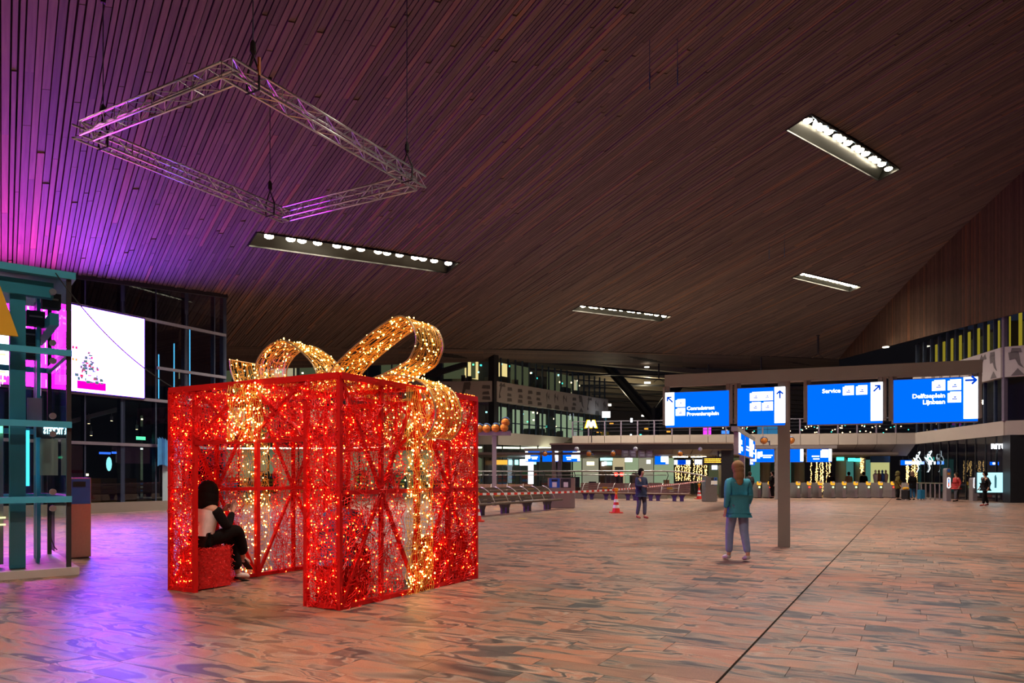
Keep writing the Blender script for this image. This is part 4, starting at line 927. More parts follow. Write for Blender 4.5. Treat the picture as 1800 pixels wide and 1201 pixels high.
# ground-floor shops under the rear building
shop = wall_rear
SH0, SH1 = WCN+uL*34+outR*.0, XY(1012, 58)
M['shopback'] = mat('shop_wall', (.46, .50, .38), .7); M['shopceil'] = emit('lit_shop_ceiling', (.85, .9, .62), 5)
def shopfront(p, q_, n, back, zt=Z1, backm='shopback', seed=1, goods=True, parent=None):
    parent = parent or wall_rear; u = (q_-p).normalized(); L = (q_-p).length; inn = Vector((-u.y, u.x, 0)); inn = inn if inn.y > 0 else -inn
    rr = random.Random(seed)
    for i in range(n+1): MB().obox(face(p, q_, i/n)+UZ*zt/2, u*.04, inn*.06, UZ*zt/2).build('shop_mullion', M['dark'], parent)
    for i in range(n):
        a_, b_ = face(p, q_, (i+.01)/n), face(p, q_, (i+.99)/n); MB().quad(a_+UZ*.05, b_+UZ*.05, b_+UZ*zt, a_+UZ*zt).build('shop_pane', M['glass'], parent)
    MB().obox((p+q_)/2+inn*back+UZ*zt/2, u*L/2, inn*.1, UZ*zt/2).build('shop_wall', M[backm], parent)
    MB().obox((p+q_)/2+inn*back*.5+UZ*(zt-.1), u*L/2, inn*.4, UZ*.05).build('shop_ceiling_light', M['shopceil'], parent)
    if goods:
        x = .4
        while x < L-.6:
            wd = rr.uniform(.5, 1.3); h = rr.uniform(.9, 2.1); c = p+u*(x+wd/2)+inn*(back*rr.uniform(.45, .85))
            f = MB().obox(c+UZ*h/2, u*wd/2, inn*.2, UZ*h/2).build('shelf_unit', M[rr.choice(('roomdark', 'roomwood', 'panel_dark'))], parent)
            for k in range(int(h/.3)):
                MB().obox(c-inn*.21+UZ*(k*.3+.18), u*wd*.42, inn*.01, UZ*.09).build('goods_row', M[rr.choice(('g_yel', 'g_grn', 'g_wht', 'g_red', 'g_blu'))], f)
            x += wd+rr.uniform(.1, .7)
for k, c in (('g_yel', (.9, .6, .1)), ('g_grn', (.15, .5, .2)), ('g_wht', (.8, .85, .75)), ('g_red', (.7, .12, .06)), ('g_blu', (.08, .3, .7))): M[k] = mat('goods_'+k, c, .5)
pA, pB = WCN+uL*33+outR*-.6, WCN-outR*.6+uL*.2
shopfront(pA, pB, 13, 5.0, seed=2); pC = XY(1006, 58.5); shopfront(pB, pC, 5, 5.0, seed=3)
MB().lathe(XY(857, 57.6), [(.45, 0), (.45, Z1)], 18).build('shop_column', M['panel_dark'], wall_rear)
o_ = pB.lerp(pC, .12)+UZ*2.95; uu = (pC-pB).normalized(); nn_ = uu.cross(UZ)
MB().obox(pB.lerp(pC, .32)+UZ*3.1-nn_*.35, uu*1.7, nn_*.03, UZ*.5).build('shop_sign_board', mat('sign_board_green_grey', (.16, .2, .18), .5), wall_rear)
place_text('shop_lettering', 'Think', .52, o_+nn_*.05, uu, UZ, M['white'], wall_rear, .01, bold=.01); place_text('shop_lettering', 'eau', .6, pB.lerp(pC, .38)+UZ*2.93+nn_*.08, uu, UZ, mat('eau_blue', (.02, .20, .5), .5), wall_rear, .01, bold=.015)
for k, (px, wd, h_, m_) in enumerate(((880, 1.3, .4, 'po'), (897, .35, .42, 'cyanlight'), (908, .35, .42, 'cyanlight'), (921, .8, .5, 'scr_white2'), (937, .6, .35, 'cyanlight'))):
    MB().obox(XY(px, 55.3, ZAT(813, 55.3)), (wd/2*.8, 0, 0), (0, .05, 0), (0, 0, h_/2*.9)).build('hanging_shop_light', M[m_], wall_rear)
MB().obox(XY(933, 54.5, 1.95), (.2, 0, 0), (0, .03, 0), (0, 0, 1.1)).build('lit_menu_panel', M['scr_white2'], wall_rear)
# ------------------------------------------------------------------ balcony over the gates
balc = thing('trim_1', XY(1400, 51)); tag(balc, kind='structure')
BP = [XY(1006, 54.0), XY(1150, 52.8), XY(1610, 50.0)]
bt, bb_, bs = 4.47, 3.68, 2.9
def run(p, q_, nseg, mk):
    for i in range(nseg): mk(p.lerp(q_, i/nseg), p.lerp(q_, (i+1)/nseg))
def fas(a_, b_):
    u = (b_-a_).normalized(); n = u.cross(UZ); L = (b_-a_).length
    MB().obox((a_+b_)/2+UZ*(bt+bb_)/2, u*(L/2-.015), n*.06, UZ*(bt-bb_)/2).build('fascia_panel', M['panel'], balc)
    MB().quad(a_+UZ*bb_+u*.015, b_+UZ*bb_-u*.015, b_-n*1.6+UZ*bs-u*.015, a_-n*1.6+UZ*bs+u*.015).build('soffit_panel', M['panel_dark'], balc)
    MB().obox(a_+UZ*(bt+.52)-n*.1, u*.045, n*.03, UZ*.55).build('baluster', mat('purple_grey', (.2, .17, .24), .5), balc)
    MB().quad(a_+UZ*(bt+.05)-n*.1, b_+UZ*(bt+.05)-n*.1, b_+UZ*(bt+1.05)-n*.1, a_+UZ*(bt+1.05)-n*.1).build('railing_pane', M['glass'], balc)
    for k in (.35, .6, .85): MB().bar(a_+UZ*(bt+k)-n*.2, b_+UZ*(bt+k)-n*.2, .035).build('railing_bar', M['rail'], balc)
    MB().bar(a_+UZ*(bt+1.08)-n*.1, b_+UZ*(bt+1.08)-n*.1, .05).build('handrail', M['rail'], balc)
run(BP[0], BP[1], 5, fas); run(BP[1], BP[2], 14, fas)
MB().add([BP[0]+UZ*(bt-.1), BP[1]+UZ*(bt-.1), BP[2]+UZ*(bt-.1), BP[2]+Vector((0, 12, bt-.1)), BP[0]+Vector((0, 14, bt-.1))], [(0, 1, 2, 3, 4)]).build('balcony_deck', M['panel_dark'], balc)
# ------------------------------------------------------------------ right building: glass shop, fascia, patterned band, lit windows
RC = XY(1766, 39.2); RB_ = BP[2]; RF = XY(1766, 39.2)+Vector((9, -6.2, 0))
wall_right_shop = thing('wall_right_front', RC); tag(wall_right_shop, kind='structure'); PW = wall_right_shop
M['lit_yel'] = emit('lit_yellow_strip', (.75, .55, .04), .55, False); M['lit_yel2'] = emit('lit_yellow_dim', (.16, .14, .04), .22, False)
for (p, q_, npan, tg) in ((RB_, RC, 10, True), (RC, RF, 6, False)):
    u = (q_-p).normalized(); L = (q_-p).length; n = u.cross(UZ); n = n if (n.x < 0 or n.y < 0) and n.y <= .3 else n
    out = n
    MB().obox((p+q_)/2+UZ*(bt+bb_)/2, u*(L/2-.01), n*.06, UZ*(bt-bb_)/2).build('fascia_panel', M['panel'], PW)
    MB().obox((p+q_)/2+UZ*(6.84+8.49)/2, u*L/2, n*.2, UZ*(8.49-6.84)/2).build('band_panel', M['band'], PW)
    for i in range(npan+1):
        c = p.lerp(q_, i/npan)
        MB().obox(c+UZ*(8.49+10.6)/2-n*.1, u*.04, n*.1, UZ*(10.6-8.49)/2).build('mullion', M['navy'], PW)
        MB().obox(c+UZ*(bt+6.84)/2-n*.1, u*.04, n*.08, UZ*(6.84-bt)/2).build('mullion', M['navy'], PW)
        MB().obox(c+UZ*bb_/2-n*.15, u*.035, n*.05, UZ*bb_/2).build('shop_mullion', M['dark'], PW)
    for i in range(npan):
        a_, b_ = p.lerp(q_, (i+.02)/npan)-n*.12, p.lerp(q_, (i+.98)/npan)-n*.12
        for z0, z1, m_ in ((.05, bb_, 'glass'), (bt, 6.84, 'glass_dark'), (8.49, 10.7, 'glass_dark')): MB().quad(a_+UZ*z0, b_+UZ*z0, b_+UZ*z1, a_+UZ*z1).build('pane', M[m_], PW)
        if tg:
            c = p.lerp(q_, (i+.5)/npan)-n*1.1
            MB().obox(c+UZ*9.5, u*.12, n*.03, UZ*1.0).build('lit_fin', M['lit_yel'], PW); MB().obox(c-n*1.5+UZ*9.5, u*.5, n*.03, UZ*1.0).build('lit_room', M['lit_yel2'], PW)
    MB().obox((p+q_)/2-n*4+UZ*5.3, u*L/2, n*.1, UZ*5.3).build('room_back', M['roomdark'], PW)
    pattern(p+n*-.24, u, L, n, 6.84-.0, 7+npan, PW, 1.0)
MB().obox(RC+UZ*(bt+10.6)/2, (.1, 0, 0), (0, .1, 0), UZ*(10.6-bt)/2).build('corner_post', mat('purple_grey_post', (.13, .11, .16), .5), PW)
MB().obox(RC+Vector((.45, -.1, bb_/2)), (.42, 0, 0), (0, .3, 0), UZ*bb_/2).build('shop_column', M['dark'], PW)
uS = (RC-RB_).normalized(); nS = uS.cross(UZ)
shelfm = random.Random(8)
for k in range(12):
    c = RB_.lerp(RC, shelfm.uniform(.1, .85))-nS*shelfm.uniform(1.5, 3.6); h = shelfm.uniform(.8, 2.0)
    f = MB().obox(c+UZ*h/2, uS*.5, nS*.25, UZ*h/2).build('shelf_unit', M['roomdark'], PW)
    for j in range(int(h/.35)): MB().obox(c+nS*.26+UZ*(j*.35+.2), uS*.4, nS*.01, UZ*.07).build('goods_row', M[shelfm.choice(('g_yel', 'g_grn', 'g_wht', 'g_red', 'g_blu'))], f)
pt_ = RB_.lerp(RC, .84)+nS*.1
sg = thing('shop_sign', RB_.lerp(RC, .86)+UZ*2.95, 'white lit spaced lettering on the corner shop window', 'shop sign')
place_text('lettering', 'RITUALS', .38, Vector(XY(1742, 39.6, ZAT(789, 39.6))), (1, -.06, 0), UZ, M['scr_white2'], sg, .02, bold=.012)
M['neonw'] = emit('neon_white', (.8, .95, 1), 3.5, False)
for k, f_ in enumerate((.07, .225)):
    nc_ = RB_.lerp(RC, f_)+nS*.16
    ns = thing('neon_face', nc_+UZ*1.7, 'white neon line drawing on the right shop window, '+('nearer the gates' if k == 0 else 'nearer the corner shop'), 'neon sign', 'neon drawings')
    pts = [nc_+nS*(.05+.04*math.sin(i))+uS*(.42*math.sin(i*.62)*(1-.4*math.cos(i*.31)))+UZ*(2.3+.026*i+.2*math.cos(i*.8)) for i in range(26)]
    MB().tube(pts, .022, 5).build('neon_tube', M['neonw'], ns)
    MB().tube([nc_+nS*.05+UZ*2.3, nc_+nS*.05+uS*.15+UZ*1.95, nc_+nS*.05-uS*.12+UZ*1.72], .022, 5).build('neon_stem', M['neonw'], ns)
    for z_ in (1.8, 2.4, 2.9): MB().tube([nc_-nS*.27+UZ*z_, nc_+nS*.06+UZ*z_], .012, 5).build('standoff', M['dark'], ns)
pl = thing('light_box_poster', XY(1743, 40.0, .5), 'pale cyan lit poster with two blurred figures in the corner shop window', 'poster')
c = XY(1742.5, 39.6, (ZAT(866, 39.6)+ZAT(831, 39.6))/2); hh = (ZAT(831, 39.6)-ZAT(866, 39.6))/2
MB().obox(c+Vector((0, .1, 0)), (.82, 0, 0), (0, .06, 0), UZ*(hh+.04)).build('case', M['dark'], pl)
MB().quad(c+Vector((-.78, 0, -hh)), c+Vector((.78, 0, -hh)), c+Vector((.78, 0, hh)), c+Vector((-.78, 0, hh))).build('display', emit('poster_glow', (.42, .85, .95), 1.5), pl)
M['figgrey'] = emit('poster_figure', (.05, .16, .2), .8, False)
MB().prism([(-.12, -.5), (.1, -.5), (.12, .0), (.05, .32), (-.06, .32), (-.14, 0)], c+Vector((-.3, -.01, .05)), (1, 0, 0), UZ, (0, -.005, 0)).build('picture_figure', M['figgrey'], pl)
MB().prism([(-.05, -.35), (.06, -.35), (.07, .2), (.02, .4), (-.05, .3)], c+Vector((.22, -.01, .05)), (1, 0, 0), UZ, (0, -.005, 0)).build('picture_figure', M['figgrey'], pl)
# passage behind the gates
pas = thing('wall_back', XY(1450, 66)); tag(pas, kind='structure')
M['lit_cream2'] = emit('lit_bay_pale', (.55, .52, .36), .5, False); M['pasback'] = emit('lit_passage_wall', (.30, .28, .13), .34, False)
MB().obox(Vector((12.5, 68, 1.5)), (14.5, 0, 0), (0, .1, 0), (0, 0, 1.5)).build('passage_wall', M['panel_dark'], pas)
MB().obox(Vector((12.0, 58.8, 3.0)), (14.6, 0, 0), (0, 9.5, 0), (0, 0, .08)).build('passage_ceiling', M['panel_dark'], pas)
M['tealglass'] = emit('teal_lit_wall', (.08, .30, .26), .55, False)
for px in (1300, 1345, 1405, 1478, 1512, 1540): MB().lathe(XY(px, 60, .0), [(.42, 0), (.42, 2.95)], 18).build('column', M['panel'], pas)
for px in (1330, 1380, 1490, 1525): MB().obox(XY(px, 64, 1.5), (.5, 0, 0), (0, .05, 0), (0, 0, 1.4)).build('lit_panel', M['tealglass'], pas)
for px in (1477, 1497, 1507, 1515): MB().obox(XY(px, 56+(px-1477)*.12, ZAT(807, 56)), (.28, 0, 0), (0, .04, 0), (0, 0, .13)).build('exit_light', M['teal'], pas)
for k in range(2):
    px = 1196+k*32
    MB().obox(XY(px, 53.5, 2.88), (.5, 0, 0), (0, .3, 0), (0, 0, .03)).build('ceiling_panel_light', emit('passage_lamp', (1, .78, .42), 18) if k == 0 else bpy.data.materials['passage_lamp'], pas)
for x0, x1, y0, y1, d, m_ in ((1004, 1022, 803, 866, 59, 'lit_green'), (1024, 1052, 806, 866, 58.6, 'lit_cream2'), (1055, 1076, 803, 866, 58.8, 'roomwood'), (1077, 1098, 803, 866, 59, 'lit_cream'), (1099, 1122, 803, 866, 58.7, 'lit_green'), (1123, 1148, 803, 866, 59.2, 'lit_cream2'), (1150, 1184, 803, 866, 59, 'lit_green'), (1246, 1300, 805, 866, 58, 'lit_dim')):
    MB().obox(XY((x0+x1)/2, d, (ZAT(y0, d)+.0)/2), ((x1-x0)/2/FPX*d, 0, 0), (0, .08, 0), (0, 0, ZAT(y0, d)/2)).build('lit_bay', M[m_], pas)
MB().obox(XY(1088, 58.6, 1.1), (.34, 0, 0), (0, .05, 0), (0, 0, 1.1)).build('lift_door', M['panel_dark'], pas)
for x_, y_, w_, m_ in ((1060, 816, .1, 'scr_white2'), (1064, 815, .1, 'scr_white2'), (1071, 815, .22, 'cyanlight'), (1066, 807, .5, 'cyanlight'), (1105, 809, .3, 'scr_white2'), (1140, 812, .16, 'scr_white2'), (1038, 815, .3, 'warmlamp')):
    MB().obox(XY(x_, 58.3, ZAT(y_, 58.3)), (w_, 0, 0), (0, .03, 0), (0, 0, .14)).build('shop_light', M[m_], pas)
rr = random.Random(31)
for k in range(16):
    px = rr.uniform(1005, 1180); h = rr.uniform(.5, 1.7); c = XY(px, rr.uniform(54.5, 57.5)); MB().obox(c+UZ*h/2, (rr.uniform(.15, .5), 0, 0), (0, .2, 0), UZ*h/2).build('kiosk_block', M[rr.choice(('roomdark', 'panel_dark', 'roomwood'))], pas)
sw = thing('shop_window', XY(1548, 55, .3), 'lit shop window with mannequin clothes behind the gates', 'shop window')
MB().obox(XY(1547, 56, 1.55), (.72, 0, 0), (0, .04, 0), (0, 0, 1.1)).build('lit_backdrop', emit('window_glow', (.62, .62, .25), .8, False), sw)
rr = random.Random(2)
for k in range(4):
    c = XY(1539+k*6, 55.6, .6); MB().lathe(c, [(.05, 0), (.1, .3), (.17, .7), (.19, .95), (.05, 1.1), (.09, 1.2), (.05, 1.32)], 10).build('mannequin', M[('white', 'roomwood', 'binblue', 'panel')[k]], sw)
MB().obox(XY(1547, 55.7, 2.75), (.75, 0, 0), (0, .05, 0), (0, 0, .25)).build('shop_header', M['binblue'], sw)
# fairy-light curtains
def curtain(px0, px1, y0, y1, d, label):
    c = XY((px0+px1)/2, d, ZAT(y1, d)); t = thing('light_curtain', c, label, 'light curtain', 'gold light curtains'); w_ = (px1-px0)/FPX*d; h = ZAT(y0, d)-ZAT(y1, d); rr = random.Random(px0); pts = []; ln = MB()
    nst = max(4, int(w_/.16))
    for i in range(nst):
        x = -w_/2+w_*(i+.5)/nst; y = rr.uniform(-.25, .25); ln.tube([c+Vector((x, y, 0)), c+Vector((x, y, h))], .008, 3)
        for j in range(int(h/.07)): pts.append(c+Vector((x+rr.uniform(-.05, .05), y+rr.uniform(-.05, .05), h*(j+rr.random())/int(h/.07))))
    ln.build('strands', M['sling'], t); tag(bulbs(pts, .033, px0).build('gold_bulbs', M['bulb_far'], t), kind='stuff')
    MB().obox(c+UZ*(h+.03), (w_/2, 0, 0), (0, .3, 0), (0, 0, .03)).build('head_bar', M['dark'], t)
M['bulb_far'] = emit('far_gold_bulb', (1, .58, .18), 5.0)
curtain(1426, 1462, 811, 866, 54, 'gold fairy-light curtain wrapped round a column behind the gates'); curtain(1186, 1200, 817, 845, 52, 'gold light curtain behind the handrail, narrow piece by the bright sign'); curtain(1203, 1215, 817, 845, 52.4, 'gold light curtain behind the handrail, middle piece')
curtain(1218, 1245, 808, 849, 52.2, 'gold light curtain behind the handrail under the departure board'); curtain(1590, 1598, 815, 857, 53, 'slim gold light curtain behind the woman in the black parka'); curtain(1601, 1611, 808, 850, 54, 'slim gold light curtain at the edge of the right shop'); curtain(1513, 1518, 805, 832, 58, 'far narrow gold light curtain deep in the passage')
# dark platform hall beyond: beams, branching column, lamps
hall = thing('wall_platform_hall', XY(1150, 95)); tag(hall, kind='structure')
MB().quad(XY(300, 120), XY(1900, 120), XY(1900, 120, 26), XY(300, 120, 26)).build('far_wall', M['panel_dark'], hall)
M['beam'] = mat('platform_beam', (.34, .28, .2), .7)
for k in range(9):
    d = 74+k*5; MB().bar(XY(930, d, 13.8-.12*k), XY(1560, d+10, 11.6-.1*k), .7, .5).build('roof_beam', M['beam'], hall)
for k in range(5):
    d = 76+k*9; MB().bar(XY(1000+k*20, d, 12.2), XY(1500, d, 12.2), .18, .18).build('tie_tube', M['dark'], hall)
cc = XY(1149, 80)
MB().tube([cc, cc+UZ*7.5, cc+UZ*9.0], [.62, .6, .75], 12).build('branch_column', M['dark'], hall)
for dx in (-5.4, 4.5): MB().tube([cc+UZ*7.8, cc+Vector((dx*.35, 0, 10)), cc+Vector((dx, 0, 14))], [.6, .62, .5], 10).build('branch', M['dark'], hall)
MB().tube([cc, cc+UZ*4], [.6, .6], 10).build('column_foot', M['dark'], hall)
for px, py, d, w_, h_, m_ in ((1070, 712, 85, .3, .12, 'spot'), (1132, 731, 90, .3, .1, 'spot'), (1138, 673, 84, .35, .1, 'spot'), (1136, 754, 95, .25, .1, 'po'), (1075, 745, 95, .25, .1, 'po'), (1175, 759, 100, .25, .1, 'po'), (1110, 739, 88, .12, .25, 'scr_white2'), (1126, 765, 95, .12, .12, 'teal'), (1109, 766, 90, .1, .2, 'scr_white2'), (1053, 760, 90, .3, .08, 'po')):
    pl_ = MB().obox(XY(px, d, ZAT(py, d)), (w_, 0, 0), (0, .05, 0), (0, 0, h_)).build('platform_lamp', M[m_], hall)
    if m_ == 'spot':                            # the lamp's own light
        L = bpy.data.lights.new('platform_lamp_glow', 'POINT'); L.energy = 320; L.color = (1, .85, .55); L.shadow_soft_size = .25; lo = obj('platform_lamp_glow', L, pl_); lo.location = XY(px, d-.4, ZAT(py, d)-.2)-Vector(hall.location)
for k in range(60):
    px, py = random.uniform(1270, 1600), random.uniform(748, 761); MB().obox(XY(px, 62, ZAT(py, 62)), (.035, 0, 0), (0, .03, 0), (0, 0, .035)).build('tree_light', M['warmlamp' if k % 4 else 'teal'], hall)
MB().obox(XY(1243, 70, ZAT(757, 70)), (.38, 0, 0), (0, .05, 0), (0, 0, .5)).build('magenta_screen', emit('far_magenta', (.75, .05, .8), 1.6, False), hall)
for px in (1278, 1272): MB().obox(XY(px, 70, ZAT(760, 70)), (.2, 0, 0), (0, .05, 0), (0, 0, .15)).build('blue_screen', M['bluelight'], hall)
for px in (1340, 1358, 1376): MB().obox(XY(px, 60, ZAT(757, 60)), (.4, 0, 0), (0, .05, 0), (0, 0, .35)).build('blue_pane_glow', emit('pane_blue', (.05, .28, .55), .6, False) if px == 1340 else bpy.data.materials['pane_blue'], hall)
wsn = thing('white_lit_sign', XY(1070, 66, 4.2), 'small overexposed white box sign on a post at the balcony corner', 'sign')
MB().obox(XY(1065.5, 66, ZAT(729, 66)), (.36, 0, 0), (0, .1, 0), (0, 0, .27)).build('lit_face', M['scr_white2'], wsn); MB().obox(XY(1065, 66, (bt+ZAT(735, 66))/2), (.05, 0, 0), (0, .05, 0), (0, 0, (ZAT(735, 66)-bt)/2)).build('post', M['bluesteel'], wsn)
for k, (px, yt, d) in enumerate(((1158, 638, 66), (1245, 632, 66), (1338, 622, 62), (1438, 590, 57))):
    z1 = ZAT(yt, d); h = thing('drop_pole', XY(px, d, z1), 'dark drop pole from the timber soffit, '+('left of the sign gantry', 'above the first blue sign panel', 'above the second blue sign panel', 'tallest, above the third blue sign panel')[k], 'pole', 'ceiling drop poles')
    MB().tube([XY(px, d, z1), XY(px, d, z1-1.4)], .07, 6).build('rod', M['dark'], h); MB().tube([XY(px-9, d, z1-1.8), XY(px, d, z1-1.4), XY(px+9, d, z1-1.8)], .03, 5).build('yoke', M['dark'], h)
    MB().lathe(XY(px, d, z1-.05), [(.14, 0), (.14, .07)], 8).build('ceiling_plate', M['dark'], h)
# ------------------------------------------------------------------ metro entrance: canopy, balustrade, lit letter
can = thing('metro_canopy', XY(1130, 50), 'flat tan canopy over the metro stairs', 'canopy')
c0, c1 = XY(966, 48.3), XY(1292, 46.8); uc = (c1-c0).normalized(); nc = uc.cross(UZ); Lc = (c1-c0).length; cz1, cz0 = 3.66, 3.22
MB().obox((c0+c1)/2-nc*.9+UZ*(cz1-.05), uc*Lc/2, nc*.9, UZ*.05).build('roof_edge', mat('tan_edge', (.50, .40, .27), .5), can)
MB().obox((c0+c1)/2-nc*.9+UZ*((cz1+cz0)/2-.06), uc*(Lc/2-.1), nc*.85, UZ*((cz1-cz0)/2-.05)).build('fascia', mat('canopy_fascia_dark', (.05, .04, .038), .5), can)
for k in range(6):
    a_, b_ = c0+uc*(Lc*(.36+k*.106)), c0+uc*(Lc*(.36+(k+.96)*.106))
    MB().add([a_+UZ*cz0-nc*.1, b_+UZ*cz0-nc*.1, b_+UZ*(cz0-.3)-nc*1.75, a_+UZ*(cz0-.3)-nc*1.75], [(0, 1, 2, 3)]).build('soffit_panel', M['greypaint'], can)
MB().prism([(-.12, 0), (.30, 0), (.06, cz0), (-.10, cz0)], c0+uc*.25-nc*.2, uc, UZ, nc*-.3).build('slanted_post', M['panel_dark'], can)
MB().obox(c1-uc*.4-nc*1.0+UZ*cz0/2, uc*.4, nc*.5, UZ*cz0/2).build('end_post', M['dark'], can)
for px, lean in ((966, -.3), (1043, -.3), (1083, -.2), (1201, -.2)):
    spot_lamp(Vector((XY(px, 47).x, 47.0, cz0-.42)), can, .1, lean, .16)
M['dome'] = mat('camera_dome', (.5, .55, .65), .2)
for px in (1014, 1118, 1232): MB().ball(Vector((XY(px, 47).x, 47.2, cz0+.0)), .16, 10).build('camera_dome', M['dome'], can)
for i, px in enumerate((1104, 1133)):
    f = thing('floodlight_cluster', XY(px+2, 47.9, ZAT(798, 47.9)), 'pair of lilac boxed floodlights under the metro canopy, '+('beside the long bench', 'beside the hanging blue sign')[i], 'floodlight', 'boxed floodlights')
    for dx in (-.28, .22):
        c = XY(px+2, 47.9, ZAT(798, 47.9))+Vector((dx, 0, 0)); MB().obox(c, (.22, 0, 0), (0, .12, 0), (0, 0, .24)).build('box', mat('lilac_metal', (.30, .27, .38), .4, .3) if (i, dx) == (0, -.28) else bpy.data.materials['lilac_metal'], f)
        for dz in (-.1, .1): MB().obox(c+Vector((.02, -.125, dz)), (.14, 0, 0), (0, .01, 0), (0, 0, .06)).build('lamp_face', M['dome'], f)
    MB().tube([XY(px+2, 47.9, ZAT(798, 47.9)+.2), XY(px+2, 47.9, cz0+.02)], .04, 6).build('hanger', M['dark'], f)
ml = thing('metro_letter', XY(1039, 47.2, cz1), 'yellow lit metro letter on a thin post above the canopy', 'sign')
c = XY(1039, 47.2, ZAT(753, 47.2))
mp_ = [(-.44, 0), (-.27, .56), (-.09, .56), (0, .27), (.09, .56), (.27, .56), (.44, 0), (.26, 0), (.17, .27), (.08, 0), (-.08, 0), (-.17, .27), (-.26, 0)]
MB().prism(mp_, c, (1, 0, 0), UZ, (0, .16, 0)).build('letter_rim', emit('m_yellow', (1, .62, .02), 1.6, False), ml)
MB().prism([(x*.8, .06+z*.8) for x, z in mp_], c+Vector((0, -.012, 0)), (1, 0, 0), UZ, (0, .01, 0)).build('letter_face', M['scr_white2'], ml)
MB().tube([XY(1040, 47.3, cz1), c+Vector((.03, .1, .02))], .035, 6).build('post', M['dark'], ml)
bal = thing('glass_balustrade', XY(1000, 47), 'glass balustrade with steel handrail around the metro stairs', 'balustrade')
bpts = [XY(640, 47.2), XY(760, 46.9), XY(880, 46.6), XY(1000, 46.2), XY(1100, 45.9), XY(1172, 45.7)]; bz = 1.76
MB().obox((bpts[0]+bpts[-1])/2+UZ*.25, (bpts[-1]-bpts[0])/2, (0, .12, 0), UZ*.25).build('plinth', M['panel_dark'], bal)
end_ = [XY(1172, 45.7, bz), XY(1200, 45.5, bz-.06), XY(1225, 45.4, bz-.22), XY(1245, 45.2, bz-.38)]
MB().tube([p+UZ*bz for p in bpts]+end_[1:], .05, 8).build('handrail', M['steel'], bal, True)
MB().tube([p+UZ*(bz-.25) for p in bpts], .03, 6).build('lower_rail', M['steel'], bal, True)
tot = (bpts[-1]-bpts[0]); 
for i in range(11):
    p = bpts[0]+tot*i/10
    MB().tube([p+UZ*.5, p+UZ*1.2, p+UZ*1.5+Vector((.08, -.1, 0)), p+UZ*bz], .03, 5).build('rail_bracket', M['dark'], bal)
    if i < 10:
        q_ = bpts[0]+tot*(i+1)/10; MB().quad(p+UZ*.5+tot.normalized()*.02, q_+UZ*.5-tot.normalized()*.02, q_+UZ*1.5-tot.normalized()*.02, p+UZ*1.5+tot.normalized()*.02).build('pane', M['glass'], bal)
for k, p in enumerate(((1205, 45.4), (1222, 45.3))): MB().tube([XY(p[0], p[1], .3), XY(p[0]-2, p[1], 1.1), XY(p[0]+4, p[1], bz-.15-.12*k)], .03, 5).build('rail_bracket', M['dark'], bal)
MB().quad(XY(1175, 45.7, .2), XY(1243, 45.2, .1), XY(1243, 45.2, 1.2), XY(1175, 45.7, 1.5)).build('pane', M['glass'], bal)
for i, px in enumerate((1083, 1092.5)):
    t = thing('red_signal', XY(px, 49.5, 0), 'red stop light down on the metro stairs, '+('beside the far escalator', 'beside the pale lift door')[i], 'signal light', 'red signal lights')
    MB().tube([XY(px, 49.5, 0), XY(px, 49.5, 1.4)], .05, 6).build('post', M['dark'], t); MB().ball(XY(px, 49.5, ZAT(834, 49.5)), .14, 10).build('lens', emit('signal_red', (1, .03, .02), 6, False) if i == 0 else bpy.data.materials['signal_red'], t)
# hanging signs and departure board
def hang(px0, px1, y0, y1, d, label, parts, ztop=3.0):
    c = XY((px0+px1)/2, d, (ZAT(y0, d)+ZAT(y1, d))/2); w_ = (px1-px0)/FPX*d/2; h = (ZAT(y0, d)-ZAT(y1, d))/2
    t = thing('hanging_sign', c, label, 'sign'); MB().obox(c+Vector((0, .09, 0)), (w_, 0, 0), (0, .08, 0), (0, 0, h)).build('case', M['signcase'], t); MB().obox(c, (w_*.98, 0, 0), (0, .004, 0), (0, 0, h*.96)).build('face', M['signblue'], t)
    for (a0, a1, b0, b1, m_) in parts: MB().obox(c+Vector((w_*(a0+a1-1), -.008, h*(b0+b1-1))), (w_*(a1-a0), 0, 0), (0, .004, 0), (0, 0, h*(b1-b0))).build('lit_field', M[m_], t)
    for s_ in (-.5, .5): MB().tube([c+Vector((w_*s_, .09, h)), Vector((c.x+w_*s_, c.y+.09, max(ztop, c.z+h+.1)))], .03, 5).build('hanger', M['dark'], t)
hang(1151, 1175, 802, 817, 51.5, 'small blue hanging sign with a white step-shaped field by the floodlights', [(.45, 1, .3, .95, 'signwhite'), (.8, 1, .08, .4, 'signwhite')])
hang(1185, 1214, 809, 817, 51.5, 'narrow hanging sign, white and blue, above the light curtain', [(0, .2, 0, 1, 'signwhite'), (.25, .7, .1, .9, 'signink'), (.72, .98, 0, 1, 'signwhite')])
hang(1221, 1234, 808, 817, 51.2, 'white hanging sign touching the departure board', [(0.02, .98, .1, .98, 'signwhite')])
hang(1251, 1261, 818, 826, 51.3, 'little pale lit sign under the departure board', [(0.02, .98, .05, .98, 'signwhite')])
hang(1264, 1275, 819, 828, 51.0, 'little blue and yellow travel sign under the departure board', [(.3, .7, .55, .95, 'signwhite'), (0, 1, 0, .4, 'yellow')])
hang(1583, 1603, 809, 818, 51.8, 'blue hanging sign with two white fields over the ticket gates', [(.4, .66, .2, .8, 'signwhite'), (.7, .95, .2, .8, 'signwhite')])
hang(1318, 1327, 803, 818, 52, 'tall narrow blue sign behind the far direction sign', [(.1, .6, .1, .9, 'signwhite')])
hang(1740, 1756, 812, 818, 41.5, 'small blue lit sign inside the corner shop', [(.3, .8, .2, .8, 'signwhite')])
